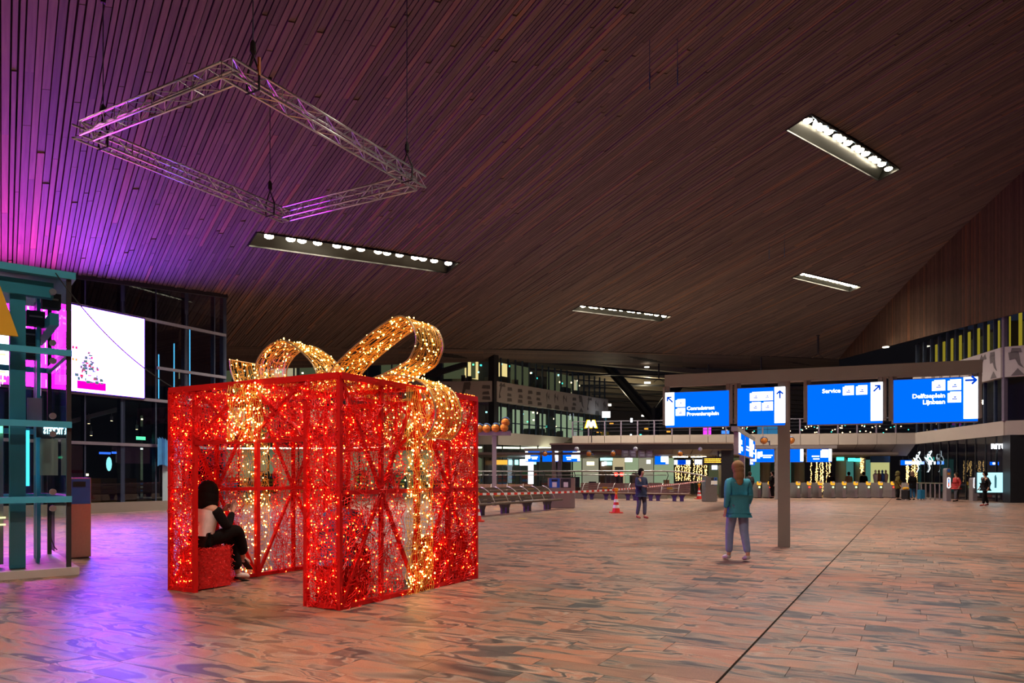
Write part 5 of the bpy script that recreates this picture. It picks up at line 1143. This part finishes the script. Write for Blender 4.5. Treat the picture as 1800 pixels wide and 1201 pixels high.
for k, px in enumerate((1609, 1622, 1638, 1653)): MB().obox(XY(px, 50, ZAT(814, 50)), (.22, 0, 0), (0, .05, 0), (0, 0, .1)).build('passage_light_panel', M['scr_white2' if k % 2 == 0 else 'bluelight'], pas)
db = thing('departure_board', XY(1260, 47.6, 2.3), 'black departure board with three lines of orange LED text', 'display')
c = XY(1260, 47.6, (ZAT(803, 47.6)+ZAT(818, 47.6))/2); MB().obox(c, (.95, 0, 0), (0, .1, 0), (0, 0, .28)).build('case', M['dark'], db)
M['ledorange'] = emit('led_orange', (1, .42, .04), 3.0, False); rr = random.Random(3)
for k in range(3):
    mb = MB(); x = -.85
    while x < .5+.3*rr.random():
        w_ = rr.uniform(.03, .12); mb.obox(c+Vector((x+w_/2, -.103, .13-k*.11)), (w_/2, 0, 0), (0, .003, 0), (0, 0, .03)); x += w_+.025
    mb.build('text_line', M['ledorange'], db)
MB().tube([c+Vector((.1, 0, .28)), c+Vector((.1, 0, 3.24-c.z))], .05, 6).build('hanger', M['dark'], db)
# ------------------------------------------------------------------ benches
M['slat'] = mat('bench_wood', (.20, .115, .065), .5, 0, .35, 9); M['slat2'] = mat('bench_wood_dark', (.10, .07, .055), .5, 0, .3, 9); M['arm'] = mat('armrest_white', (.62, .60, .58), .35, .3); M['benchleg'] = mat('bench_leg', (.09, .085, .13), .45, .3)
def bench(p, q_, face_dir, narm, label, woodm, label_cards=True, legs=4):
    b = thing('bench', (p+q_)/2, label, 'bench'); u = (q_-p).normalized(); L = (q_-p).length; n = Vector(face_dir).normalized(); wood = M[woodm]
    for k in range(5): MB().obox((p+q_)/2+UZ*(.43-.008*k)-n*(.04+k*.095), u*L/2, n*.042, UZ*.022).build('seat_plank', wood, b)
    for k in range(5):
        z = .50+k*.115; MB().obox((p+q_)/2+UZ*z-n*(.50+k*.035), u*(L/2-.05), n*.018, UZ*.05).build('back_plank', wood, b)
    MB().tube([p+UZ*.415+n*.01, q_+UZ*.415+n*.01], .045, 8).build('front_edge', wood, b)
    for i in range(narm):
        c = p+u*(L*(i+.35)/narm); pts = [c+UZ*1.03-n*.63, c+UZ*.99-n*.50, c+UZ*.88-n*.32, c+UZ*.70-n*.14, c+UZ*.46-n*.01]
        MB().tube(pts, .017, 6).build('armrest', M['arm'], b, True)
        if i % 2 == 1 and i < narm-0:
            a_ = c+UZ*.74-n*.19; e = c+u*(L/narm)*.95+UZ*.74-n*.19
            MB().tube([a_, e], .012, 5).build('card_bar', M['arm'], b)
            if label_cards: MB().obox((a_+e)/2+n*.015, u*.17, (n*.02+UZ*.05).normalized()*.06, n*.003).build('yellow_card', M['ystick'], b)
    for i in range(legs):
        c = p+u*(L*(i+.5)/legs)-n*.3
        for s_ in (-1, 1):
            a_ = c+n*s_*.02+u*.22*s_; MB().prism([(-.11, 0), (.11, 0), (.11, .2), (.24, .39), (-.24, .39), (-.11, .2)], a_+u*0-n*.05*s_, u, UZ, n*.08).build('leg', M['benchleg'], b)
    MB().obox((p+q_)/2+UZ*.38-n*.28, u*(L/2-.2), n*.16, UZ*.02).build('under_frame', M['benchleg'], b)
    return b
e_ = Vector((2.2, 31.6, 0)); bench(e_-AX*9.2, e_, -BX, 9, 'long dark wooden bench beside the gift box with curved white armrests', 'slat2', legs=5)
bench(XY(770, 38.6), XY(938, 37.2), (-.05, -1, 0), 6, 'wooden bench behind the spotlight post', 'slat', legs=3)
bench(XY(1014, 44.6), XY(1212, 40.4), (-.45, -1, 0), 7, 'long brown bench by the recycling bin, right of the blue bin front', 'slat', legs=5)
# ------------------------------------------------------------------ cones and barrier tape
M['conered'] = mat('cone_red', (.62, .03, .02), .45); M['conewhite'] = mat('cone_white', (.72, .72, .75), .4); M['coneorange'] = mat('cone_orange', (.75, .28, .02), .45)
def cone(c, h, label):
    t = thing('traffic_cone', c, label, 'traffic cone', 'traffic cones'); H = h*.78
    MB().obox(c+UZ*.02, (.24, 0, 0), (0, .24, 0), UZ*.02).build('base', M['conered'], t)
    r0, r1 = .165, .035; cuts = [.04, .26, .42, .56, .72, .86, 1]
    for i in range(6):
        z0, z1 = cuts[i]*H, cuts[i+1]*H; ra = r0+(r1-r0)*cuts[i]; rb_ = r0+(r1-r0)*cuts[i+1]
        MB().lathe(c, [(ra, z0), (rb_, z1)], 18).build('stripe', M['conewhite' if i in (1, 3) else 'conered'], t, False)
    MB().lathe(c, [(.05, H-.02), (.05, H+.08), (.085, H+.1), (.085, h), (.05, h+.01)], 12).build('tape_cap', M['coneorange'], t)
    return c+UZ*(h-.06)
t1 = cone(G(838, 917), .93, 'red and white traffic cone right beside the gift box'); t2 = cone(G(1083, 902), .97, 'red and white traffic cone standing free on the paving'); t3 = cone(G(1229, 877.5), .97, 'red and white traffic cone leaning on the narrow bin')
def tape(a_, b_, label, sag):
    dd = (b_-a_).normalized(); a_, b_ = a_+dd*.1, b_-dd*.1
    L = (b_-a_).length; n = int(L/.16); t = MB()
    def pt(k): f = k/n; return a_.lerp(b_, f)-UZ*(sag*4*f*(1-f))
    for k in range(n): p, q_ = pt(k), pt(k+1); t.add([p-UZ*.035, q_-UZ*.035, q_+UZ*.035, p+UZ*.035, p+Vector((0, .004, -.035)), q_+Vector((0, .004, -.035)), q_+Vector((0, .004, .035)), p+Vector((0, .004, .035))], [(0, 1, 2, 3), (5, 4, 7, 6), (3, 2, 6, 7), (1, 0, 4, 5)], k % 2)
    o = t.build('barrier_tape', [M['conered'], M['conewhite']]); tag(o, label, 'barrier tape', 'barrier tapes')
tape(t1, t2, 'red and white barrier tape in front of the dark bench', .03); b3 = G(1247, 882)+Vector((-.3, -.28, 1.18)); tape(t2, b3, 'red and white barrier tape from the free cone to the narrow bin', .02)
# ------------------------------------------------------------------ ticket gates
M['gate'] = mat('gate_steel', (.40, .36, .40), .35, .6); M['gateorange'] = emit('gate_reader', (1, .45, .03), 1.1, False); M['gled_r'] = emit('gate_red', (1, .04, .02), 4, False); M['gled_g'] = emit('gate_green', (.6, 1, .3), 4, False)
def gate(red):
    g = thing('ticket_gate', (0, 0, 0))
    MB().prism([(-.62, .0), (.62, 0), (.62, .92), (.5, 1.0), (-.45, 1.0), (-.62, .88)], (-.10, 0, 0), (0, 1, 0), UZ, (.2, 0, 0)).build('cabinet', M['gate'], g)
    MB().obox((0, -.56, .97), (.11, 0, 0), (0, .09, .03), (0, -.02, .09)).build('reader', M['gateorange'], g)
    MB().obox((0, -.655, 1.04), (.07, 0, 0), (0, .02, 0), (0, 0, .05)).build('reader_screen', M['conewhite'], g)
    MB().lathe((0, -.63, .72), [(.055, 0), (.055, .02)], 12, axis=(0, -1, 0)).build('status_light', M['gled_r' if red else 'gled_g'], g)
    MB().tube([(.1, -.2, .95), (.3, -.2, .98), (.34, -.2, .9), (.34, -.2, .25), (.1, -.2, .2)], .018, 5).build('wing_frame', M['steel'], g)
    MB().obox((.22, -.2, .58), (.1, 0, 0), (0, .008, 0), (0, 0, .33)).build('wing_pane', M['glass'], g)
    MB().box(-.14, .14, -.66, .66, 0, .04).build('foot', M['dark'], g)
    return g
gr, gg = gate(True), gate(False); used = {True: False, False: False}
glist = [(1329, 0), (1348, 1), (1377, 1), (1397, 0), (1416, 1), (1435, 1), (1457, 0), (1477, 0), (1497, 0), (1519, 0), (1540, 0), (1562, 1), (1592, 0)]
nb = ['leftmost of the gates, by the purple post', 'next to the person dressed in black', 'right of the far sign post', 'hidden behind the big sign post', 'just right of the big sign post', 'under the gold column of lights', 'in front of the crouching traveller', 'left of the beige coat', 'below the beige coat', 'below the dark traveller', 'next to the shop window', 'left of the green parka', 'between the two parkas']
for i, (px, red) in enumerate(glist):
    red = bool(red); src = gr if red else gg
    g = src if not used[red] else copy_tree(src); used[red] = True
    g.location = XY(px, 47.6); tag(g, 'ticket gate with orange reader and '+('red' if red else 'green')+' light, '+nb[i], 'ticket gate', 'ticket gates')
gf = thing('gate_railing', XY(1635, 43.5), 'steel railing between the gates and the tall scanner post', 'railing')
ga, gb = XY(1612, 44.6), XY(1660, 42.0)
for k in (.12, 1.02): MB().bar(ga+UZ*k, gb+UZ*k, .06).build('rail', M['steel'], gf)
for i in range(7): p = ga.lerp(gb, i/6); MB().bar(p, p+UZ*1.05, .07).build('bar', M['gate'], gf)
M['ringw'] = emit('scanner_ring', (.9, .95, 1), 4, False)
for i, (px, py) in enumerate(((1665, 881.5), (1711, 881))):
    c = G(px, py); t = thing('scanner_post', c, 'tall steel gate post with white oval light, '+('standing free beside the railing', 'beside the lit cyan poster')[i], 'gate post', 'scanner posts')
    h = 1.9 if i == 0 else 1.35; MB().prism([(-.13, 0), (.13, 0), (.13, h-.1), (.07, h), (-.07, h), (-.13, h-.1)], c+Vector((0, -.15, 0)), (1, 0, 0), UZ, (0, .35, 0)).build('body', M['gate'], t)
    zc = ZAT(849, c.y); pts = [c+Vector((.07*math.cos(a_), -.16, zc+(.22 if math.sin(a_) > 0 else -.22)+.07*math.sin(a_))) for a_ in [k*math.pi/8+.01 for k in range(16)]]
    MB().tube(pts, .02, 5, closed=True).build('oval_light', M['ringw'], t); MB().obox(c+Vector((0, -.155, zc-.1)), (.03, 0, 0), (0, .005, 0), UZ*.035).build('red_mark', M['gled_r'], t); MB().obox(c+Vector((0, -.155, zc+.1)), (.03, 0, 0), (0, .005, 0), UZ*.06).build('blue_mark', M['bluelight'], t)
    if i == 0: MB().lathe(c+Vector((0, -.15, h-.13)), [(.08, 0), (.08, .02)], 14, axis=(0, -1, 0)).build('round_sign', M['binblue'], t); MB().obox(c+Vector((0, -.155, h-.33)), (.07, 0, 0), (0, .005, 0), UZ*.05).build('orange_card', M['coneorange'], t)
# ------------------------------------------------------------------ people
M['skin'] = mat('skin', (.52, .30, .21), .5, 0, .06); 
cloth = {}
def cm(name, c, r=.85):
    if name not in cloth: cloth[name] = mat(name, c, max(r, .8), 0, .18, 12, .15)
    return cloth[name]
def skin_obj(name, V, E, material, parent, W, sub=2, root=0):
    keys = list(V); idx = {k: i for i, k in enumerate(keys)}; pl_ = world_loc(parent)
    me = bpy.data.meshes.new(name); me.from_pydata([tuple(W(Vector(V[k][:3]))-pl_) for k in keys], [(idx[a], idx[b]) for a, b in E], []); me.materials.append(material)
    o = obj(name, me, parent); m_ = o.modifiers.new('skin', 'SKIN'); m_.use_smooth_shade = True; m_.branch_smoothing = .4
    sv = me.skin_vertices[0].data
    for k in keys:
        r = V[k][3]; sv[idx[k]].radius = r if isinstance(r, tuple) else (r, r); sv[idx[k]].use_root = (idx[k] == root)
    s_ = o.modifiers.new('sub', 'SUBSURF'); s_.levels = s_.render_levels = sub
    return o
def person(label, loc, yaw, H, J, cols, coat=0.1, hair='short', bag=None, shoes='black'):
    """J: joint positions (forward x, left y, up z) for a 1.70 m figure; cols: top, trousers, hair, shoe colours"""
    t = thing('person', loc, label, 'person'); k_ = H/1.7; ca, sa = math.cos(yaw), math.sin(yaw)
    def W(p): p = p*k_; return Vector((loc[0]+ca*p.x-sa*p.y, loc[1]+sa*p.x+ca*p.y, loc[2]+p.z))
    j = {k: Vector(v) for k, v in J.items()}
    B = {'pel': (*j['pel'], (.13, .10)), 'spi': (*j['spi'], (.115, .09)), 'che': (*j['che'], (.135, .10)), 'nek': (*j['nek'], .052)}
    E = [('pel', 'spi'), ('spi', 'che'), ('che', 'nek')]
    hd = j['hed']; f_ = (j.get('look', Vector((1, 0, 0)))).normalized()
    B['jaw'] = (*(hd-UZ*.07+f_*.015), .065); B['hed'] = (*hd, .092); B['top'] = (*(hd+UZ*.07), .075); B['nos'] = (*(hd+f_*.105-UZ*.015), .016)
    E += [('nek', 'jaw'), ('jaw', 'hed'), ('hed', 'top'), ('hed', 'nos')]
    for s_ in 'lr':
        B['sh'+s_] = (*j['sh'+s_], .055); B['el'+s_] = (*j['el'+s_], .042); B['wr'+s_] = (*j['wr'+s_], .027)
        d = (j['wr'+s_]-j['el'+s_]).normalized(); pm = j['wr'+s_]+d*.06; B['pm'+s_] = (*pm, (.036, .02)); E += [('che', 'sh'+s_), ('sh'+s_, 'el'+s_), ('el'+s_, 'wr'+s_), ('wr'+s_, 'pm'+s_)]
        side = d.cross(Vector((0, 1, 0)) if abs(d.y) < .8 else UZ).normalized(); cur = (Vector((1, 0, 0))-d*d.x); cur = cur.normalized() if cur.length > .1 else -UZ
        for fi, (o_, ln) in enumerate(((-.027, .062), (-.009, .075), (.009, .07), (.027, .055))):
            a_ = pm+side*o_+d*.028; b_ = a_+d*ln*.55+cur*.008; c_ = b_+d*ln*.4+cur*.022
            for nm, pp in (('a', a_), ('b', b_), ('c', c_)): B['f%d%s%s' % (fi, nm, s_)] = (*pp, .0085)
            E += [('pm'+s_, 'f%da%s' % (fi, s_)), ('f%da%s' % (fi, s_), 'f%db%s' % (fi, s_)), ('f%db%s' % (fi, s_), 'f%dc%s' % (fi, s_))]
        a_ = pm-side*.035-d*.01+cur*.012; b_ = a_-side*.012+d*.035+cur*.015; B['ta'+s_] = (*a_, .0095); B['tb'+s_] = (*b_, .0085); E += [('pm'+s_, 'ta'+s_), ('ta'+s_, 'tb'+s_)]
        B['hp'+s_] = (*j['hp'+s_], .085); B['kn'+s_] = (*j['kn'+s_], .055); B['an'+s_] = (*j['an'+s_], .036); B['to'+s_] = (*j['to'+s_], (.035, .025)); E += [('pel', 'hp'+s_), ('hp'+s_, 'kn'+s_), ('kn'+s_, 'an'+s_), ('an'+s_, 'to'+s_)]
    skin_obj('body', B, E, M['skin'], t, W)
    fl = cols.get('flare', 1.0)
    T = {'pel': (*j['pel'], (.14, .115))}; TE = []
    for s_ in 'lr':
        T['hp'+s_] = (*j['hp'+s_], .095); T['kn'+s_] = (*j['kn'+s_], .076*fl); T['an'+s_] = (*(j['an'+s_]+(j['kn'+s_]-j['an'+s_])*.08), .062*fl*fl); T['md'+s_] = (*((j['hp'+s_]+j['kn'+s_])/2), .092)
        TE += [('pel', 'hp'+s_), ('hp'+s_, 'md'+s_), ('md'+s_, 'kn'+s_), ('kn'+s_, 'an'+s_)]
    skin_obj('trousers', T, TE, cols['trousers'], t, W)
    if cols.get('vest'): coat = 0
    extra = .012 if coat > .12 else 0
    S = {'pel': (*(j['pel']+UZ*.02), ((.165 if cols.get('vest') else .19)+extra, (.135 if cols.get('vest') else .192)+extra)), 'spi': (*j['spi'], (.145+extra, .118+extra)), 'che': (*j['che'], (.16+extra, .125+extra)), 'nek': (*(j['nek']-UZ*.02), .075)}; SE = [('pel', 'spi'), ('spi', 'che'), ('che', 'nek')]
    if coat: hem = j['pel']-UZ*coat; S['hem'] = (*hem, (.19, .19)); SE.append(('pel', 'hem'))
    if cols.get('vest'):
        for k2 in ('pel', 'spi', 'che'): S[k2] = (*S[k2][:3], (S[k2][3][0]+.05, S[k2][3][1]+.05))
        for s_ in 'lr': S['sh'+s_] = (*(j['che']+(j['sh'+s_]-j['che'])*.75), .085); SE.append(('che', 'sh'+s_))
        skin_obj('vest', S, SE, cols['vest'], t, W, root=1)
        for s_ in 'lr':
            A_ = {'sh': (*j['sh'+s_], .078), 'ua': (*((j['sh'+s_]+j['el'+s_])/2), .07), 'el': (*j['el'+s_], .062), 'wr': (*j['wr'+s_].lerp(j['el'+s_], .06), .042)}
            skin_obj('sleeve', A_, [('sh', 'ua'), ('ua', 'el'), ('el', 'wr')], cols['top'], t, W)
    else:
      for s_ in 'lr':
        S['sh'+s_] = (*j['sh'+s_], .08+extra); S['ua'+s_] = (*((j['sh'+s_]+j['el'+s_])/2), .068+extra); S['el'+s_] = (*j['el'+s_], .06+extra); S['wr'+s_] = (*j['wr'+s_].lerp(j['el'+s_], .06), .042+extra*.6); SE += [('che', 'sh'+s_), ('sh'+s_, 'ua'+s_), ('ua'+s_, 'el'+s_), ('el'+s_, 'wr'+s_)]
      skin_obj('jacket', S, SE, cols['top'], t, W, root=0)
    hc = cols['hair']; hb = hd-f_*.03; hm = MB()
    def hb_(o_, r, sq=(1, 1, 1)): hm.ball(W(hb+o_), r*k_, 14, sq)
    if hair == 'hood': hb_(UZ*.02, .128, (1, 1, 1.15)); hb_(-UZ*.10-f_*.02, .13, (1, 1, .7))
    elif hair == 'big': hb_(UZ*.0-f_*.02, .135, (1, 1, 1.15)); hb_(-UZ*.08-f_*.03, .142, (1, 1, 1.2)); hb_(-UZ*.15-f_*.035, .138, (1, 1, 1.1))
    else:
        hb_(UZ*.028, .108, (1, 1, 1.08)); hb_(-UZ*.03-f_*.02, .10)
        if hair == 'long': hb_(-UZ*.12-f_*.035, .095, (1, 1, 1.3)); hb_(-UZ*.22-f_*.045, .07, (1, 1, 1.4))
    hm.build('hood' if hair == 'hood' else 'hair', hc, t, True)
    sd = f_.cross(UZ).normalized()
    for e in (-1, 1): MB().ball(W(hd+f_*.083+sd*.033*e+UZ*.012), .011*k_, 8).build('eye', cm('eye', (.03, .02, .02), .3), t)
    MB().obox(W(hd+f_*.088-UZ*.048), (W(sd)-W(Vector()))*.022/k_, UZ*.004, (W(f_)-W(Vector()))*.008/k_).build('mouth', cm('lips', (.32, .10, .09), .5), t)
    for s_ in 'lr':
        an, to = j['an'+s_], j['to'+s_]; dv_ = (to-an); 
        sh = {'h': (*(an+Vector((-.03*dv_.normalized().x, 0, -.025))), .045), 'm': (*(an.lerp(to, .55)+UZ*.004), (.05, .042)), 't': (*(to+dv_.normalized()*.03), (.045, .03))}
        skin_obj('shoe', sh, [('h', 'm'), ('m', 't')], cols['shoe'], t, W, 2, 1)
        if cols.get('sole'):
            a_ = W(an.lerp(to, -.12)); b_ = W(to+dv_.normalized()*.07); MB().obox((a_+b_)/2+UZ*(-.0-(a_.z+b_.z)/2+.012 if j['to'+s_].z < .08 else -.05), (b_-a_)*.5, ((b_-a_).cross(UZ)).normalized()*.048, UZ*.012).build('sole', cols['sole'], t)
    return t, W
def stand(step=0.0, arms=0.0, look=(1, 0, 0), ph=0.0):
    J = {'pel': (0, 0, .93), 'spi': (.0, 0, 1.10), 'che': (.01, 0, 1.30), 'nek': (.015, 0, 1.46), 'hed': (.03, 0, 1.60), 'look': look}
    for s_, sg in (('l', 1), ('r', -1)):
        st = step*sg
        J['hp'+s_] = (0, .09*sg, .89); J['kn'+s_] = (.04+st*.5, .095*sg, .50); J['an'+s_] = (st*1.0-.02, .095*sg, .085+max(0, -st)*.12); J['to'+s_] = (st*1.0+.13, .105*sg, .035+max(0, -st)*.02)
        J['sh'+s_] = (0, .185*sg, 1.38); J['el'+s_] = (-.04-st*.3+arms*.08, .235*sg, 1.11+arms*.02); J['wr'+s_] = (.06-st*.5+arms*.22, (.235-.13*arms)*sg, .90+arms*.28)
    return J
# the woman on her phone inside the gift box
blk = M['blackcloth']; yawA = math.atan2(AX.y, AX.x)
sitJ = {'pel': (.0, 0, .65), 'spi': (.02, 0, .82), 'che': (.06, 0, .98), 'nek': (.10, 0, 1.11), 'hed': (.15, 0, 1.22), 'look': (.9, 0, -.45),
        'hpl': (.05, .09, .62), 'hpr': (.05, -.09, .62), 'knl': (.50, .08, .62), 'anl': (.62, .05, .115), 'tol': (.77, .04, .06), 'knr': (.54, -.03, .73), 'anr': (.74, .09, .33), 'tor': (.84, .12, .24),
        'shl': (.07, .17, 1.04), 'shr': (.07, -.17, 1.04), 'ell': (.20, .22, .78), 'elr': (.24, -.21, .77), 'wrl': (.40, .10, .98), 'wrr': (.42, -.09, .98)}
sl = bx(.27, 2.62, 0)
w1, Wf = person('seated woman with thick dark hair, white fleece vest and black flared trousers', sl, yawA, 1.70, sitJ, {'top': blk, 'trousers': blk, 'flare': 1.22, 'vest': cm('white_fleece', (.72, .66, .66), .95), 'hair': cm('dark_hair', (.005, .004, .004), .9), 'shoe': cm('white_shoe', (.70, .62, .60), .6), 'sole': cm('black_sole', (.02, .02, .02), .6)}, hair='big')
ph = thing('phone', Wf(Vector((.50, 0, 1.08))), 'pale phone held by the woman in the white vest', 'phone')
a_ = Wf(Vector((.50, 0, 1.06))); MB().obox(a_, Vector((-AX.y, AX.x, 0))*.038, (AX*.35+UZ*.9).normalized()*.075, (AX*.9-UZ*.35).normalized()*.005).build('shell', cm('phone_shell', (.7, .65, .62), .4), ph)
sit2 = dict(sitJ); sit2.update({'knr': (.46, -.11, .60), 'anr': (.50, -.11, .10), 'tor': (.64, -.12, .05), 'knl': (.46, .11, .60), 'anl': (.50, .11, .10), 'tol': (.64, .12, .05)})
person('person in striped blue top seated behind the front pier of the gift box', bx(.24, .25, 0), yawA+.25, 1.66, sit2, {'top': cm('blue_stripe', (.08, .22, .5), .8), 'trousers': cm('dark_jeans', (.02, .03, .07), .9), 'hair': cm('brown_hair', (.03, .018, .012), .6), 'shoe': cm('grey_shoe', (.2, .2, .2), .7)}, hair='short')
TRS = lambda n, c: cm(n, c, .9)
person('woman walking in a teal jacket and pale blue jeans with light brown hair', G(1297, 986), R(100), 1.68, stand(.16), {'top': cm('teal_jacket', (.05, .27, .38), .8), 'trousers': TRS('pale_jeans', (.22, .28, .50)), 'hair': cm('light_hair', (.26, .15, .08), .6), 'shoe': cm('white_shoe2', (.5, .48, .5), .6)}, hair='long')
person('person in navy jacket and slate trousers standing near the free cone', G(1127, 912), R(-60), 1.68, stand(.08, .8), {'top': cm('navy_jacket', (.035, .045, .10), .85), 'trousers': TRS('slate_trousers', (.09, .09, .17)), 'hair': cm('dark_hair', (.005, .004, .004)), 'shoe': cm('red_sole_shoe', (.28, .06, .05), .6)}, hair='short')
person('person dressed all in black standing behind the thin far sign post', G(1358, 876.6), R(200), 1.75, stand(.04), {'top': blk, 'trousers': blk, 'hair': cm('dark_hair', (.005, .004, .004)), 'shoe': blk}, coat=.25)
person('person in a hooded olive parka and black trousers pulling a suitcase', G(1578, 879.3), R(-20), 1.70, stand(.06), {'top': cm('olive_parka', (.11, .09, .022), .9), 'trousers': blk, 'hair': cm('olive_hood', (.10, .085, .03), .95), 'shoe': blk}, coat=.3, hair='hood')
person('person in a black parka with fur-trimmed hood and blue jeans', G(1604, 879.3), R(95), 1.68, stand(.03, .5), {'top': blk, 'trousers': TRS('blue_jeans', (.03, .12, .22)), 'hair': cm('fur_hood', (.16, .10, .07), .95), 'shoe': blk}, coat=.25, hair='hood')
person('traveller in a dark coat bending behind the gates beside the gold lights', XY(1460, 52.5), R(70), 1.65, stand(.1), {'top': cm('black_coat2', (.015, .014, .014)), 'trousers': blk, 'hair': cm('dark_hair', (.005, .004, .004)), 'shoe': blk}, coat=.3)
person('traveller in a beige jacket walking away behind the gates', XY(1492, 52), R(88), 1.72, stand(.12), {'top': cm('beige_jacket', (.40, .29, .10), .85), 'trousers': blk, 'hair': cm('dark_hair', (.005, .004, .004)), 'shoe': blk})
person('traveller in a dark long coat behind the gates near the shop window', XY(1518, 53), R(80), 1.74, stand(.12), {'top': blk, 'trousers': blk, 'hair': cm('dark_hair', (.005, .004, .004)), 'shoe': blk}, coat=.35)
person('person with a bright red jacket passing the scanner posts', G(1681, 882.2), R(185), 1.62, stand(.14), {'top': cm('red_jacket', (.45, .05, .05), .8), 'trousers': TRS('grey_trousers', (.10, .10, .12)), 'hair': cm('brown_hair', (.03, .02, .01)), 'shoe': blk})
person('person in dark clothes walking in front of the cyan poster', G(1732, 890), R(175), 1.66, stand(.16), {'top': cm('dark_clothes', (.012, .012, .016)), 'trousers': blk, 'hair': cm('dark_hair', (.005, .004, .004)), 'shoe': cm('red_shoe', (.3, .05, .04))})
person('person in a grey coat standing by the first ticket gate', G(1318, 878.5), R(100), 1.68, stand(.05), {'top': cm('grey_coat', (.05, .05, .055)), 'trousers': blk, 'hair': cm('brown_hair', (.03, .02, .01)), 'shoe': blk}, coat=.2)
# luggage
def suitcase(c, ang, tilt, matn, colr, label, bagcol=None):
    s = thing('suitcase', c, label, 'suitcase'); u = dirv(ang); n = u.cross(UZ); up = (UZ*math.cos(R(tilt))+u*math.sin(R(tilt))).normalized(); f_ = up.cross(n).normalized(); m_ = cm(matn, colr, .5)
    o_ = c+UZ*.06+up*.29; MB().obox(o_, n*.20, f_*.115, up*.27).build('shell', m_, s)
    for k in range(5): MB().obox(o_+f_*.117+n*(-.14+.07*k), n*.012, f_*.006, up*.24).build('rib', M['sling'], s)
    for i in (-1, 1):
        for q_ in (-1, 1): MB().ball(o_-up*.30+n*.15*i+f_*.08*q_, .03, 8).build('wheel', M['sling'], s)
    MB().tube([o_+up*.27+n*.07-f_*.08, o_+up*.62+n*.07-f_*.08, o_+up*.62-n*.07-f_*.08, o_+up*.27-n*.07-f_*.08], .011, 6).build('pull_handle', M['alu'], s)
    if bagcol: MB().ball(o_+up*.36+f_*.02, .2, 10, (1.1, .6, .45)).build('yellow_bag', bagcol, s)
suitcase(G(1592, 880.3), 60, 0, 'black_case', (.02, .02, .02), 'ribbed black suitcase with a yellow bag on top', cm('yellow_bag', (.75, .38, .02), .6)); suitcase(G(1619, 879.3), 90, 0, 'blue_case', (.02, .16, .30), 'upright blue suitcase beside the black parka')
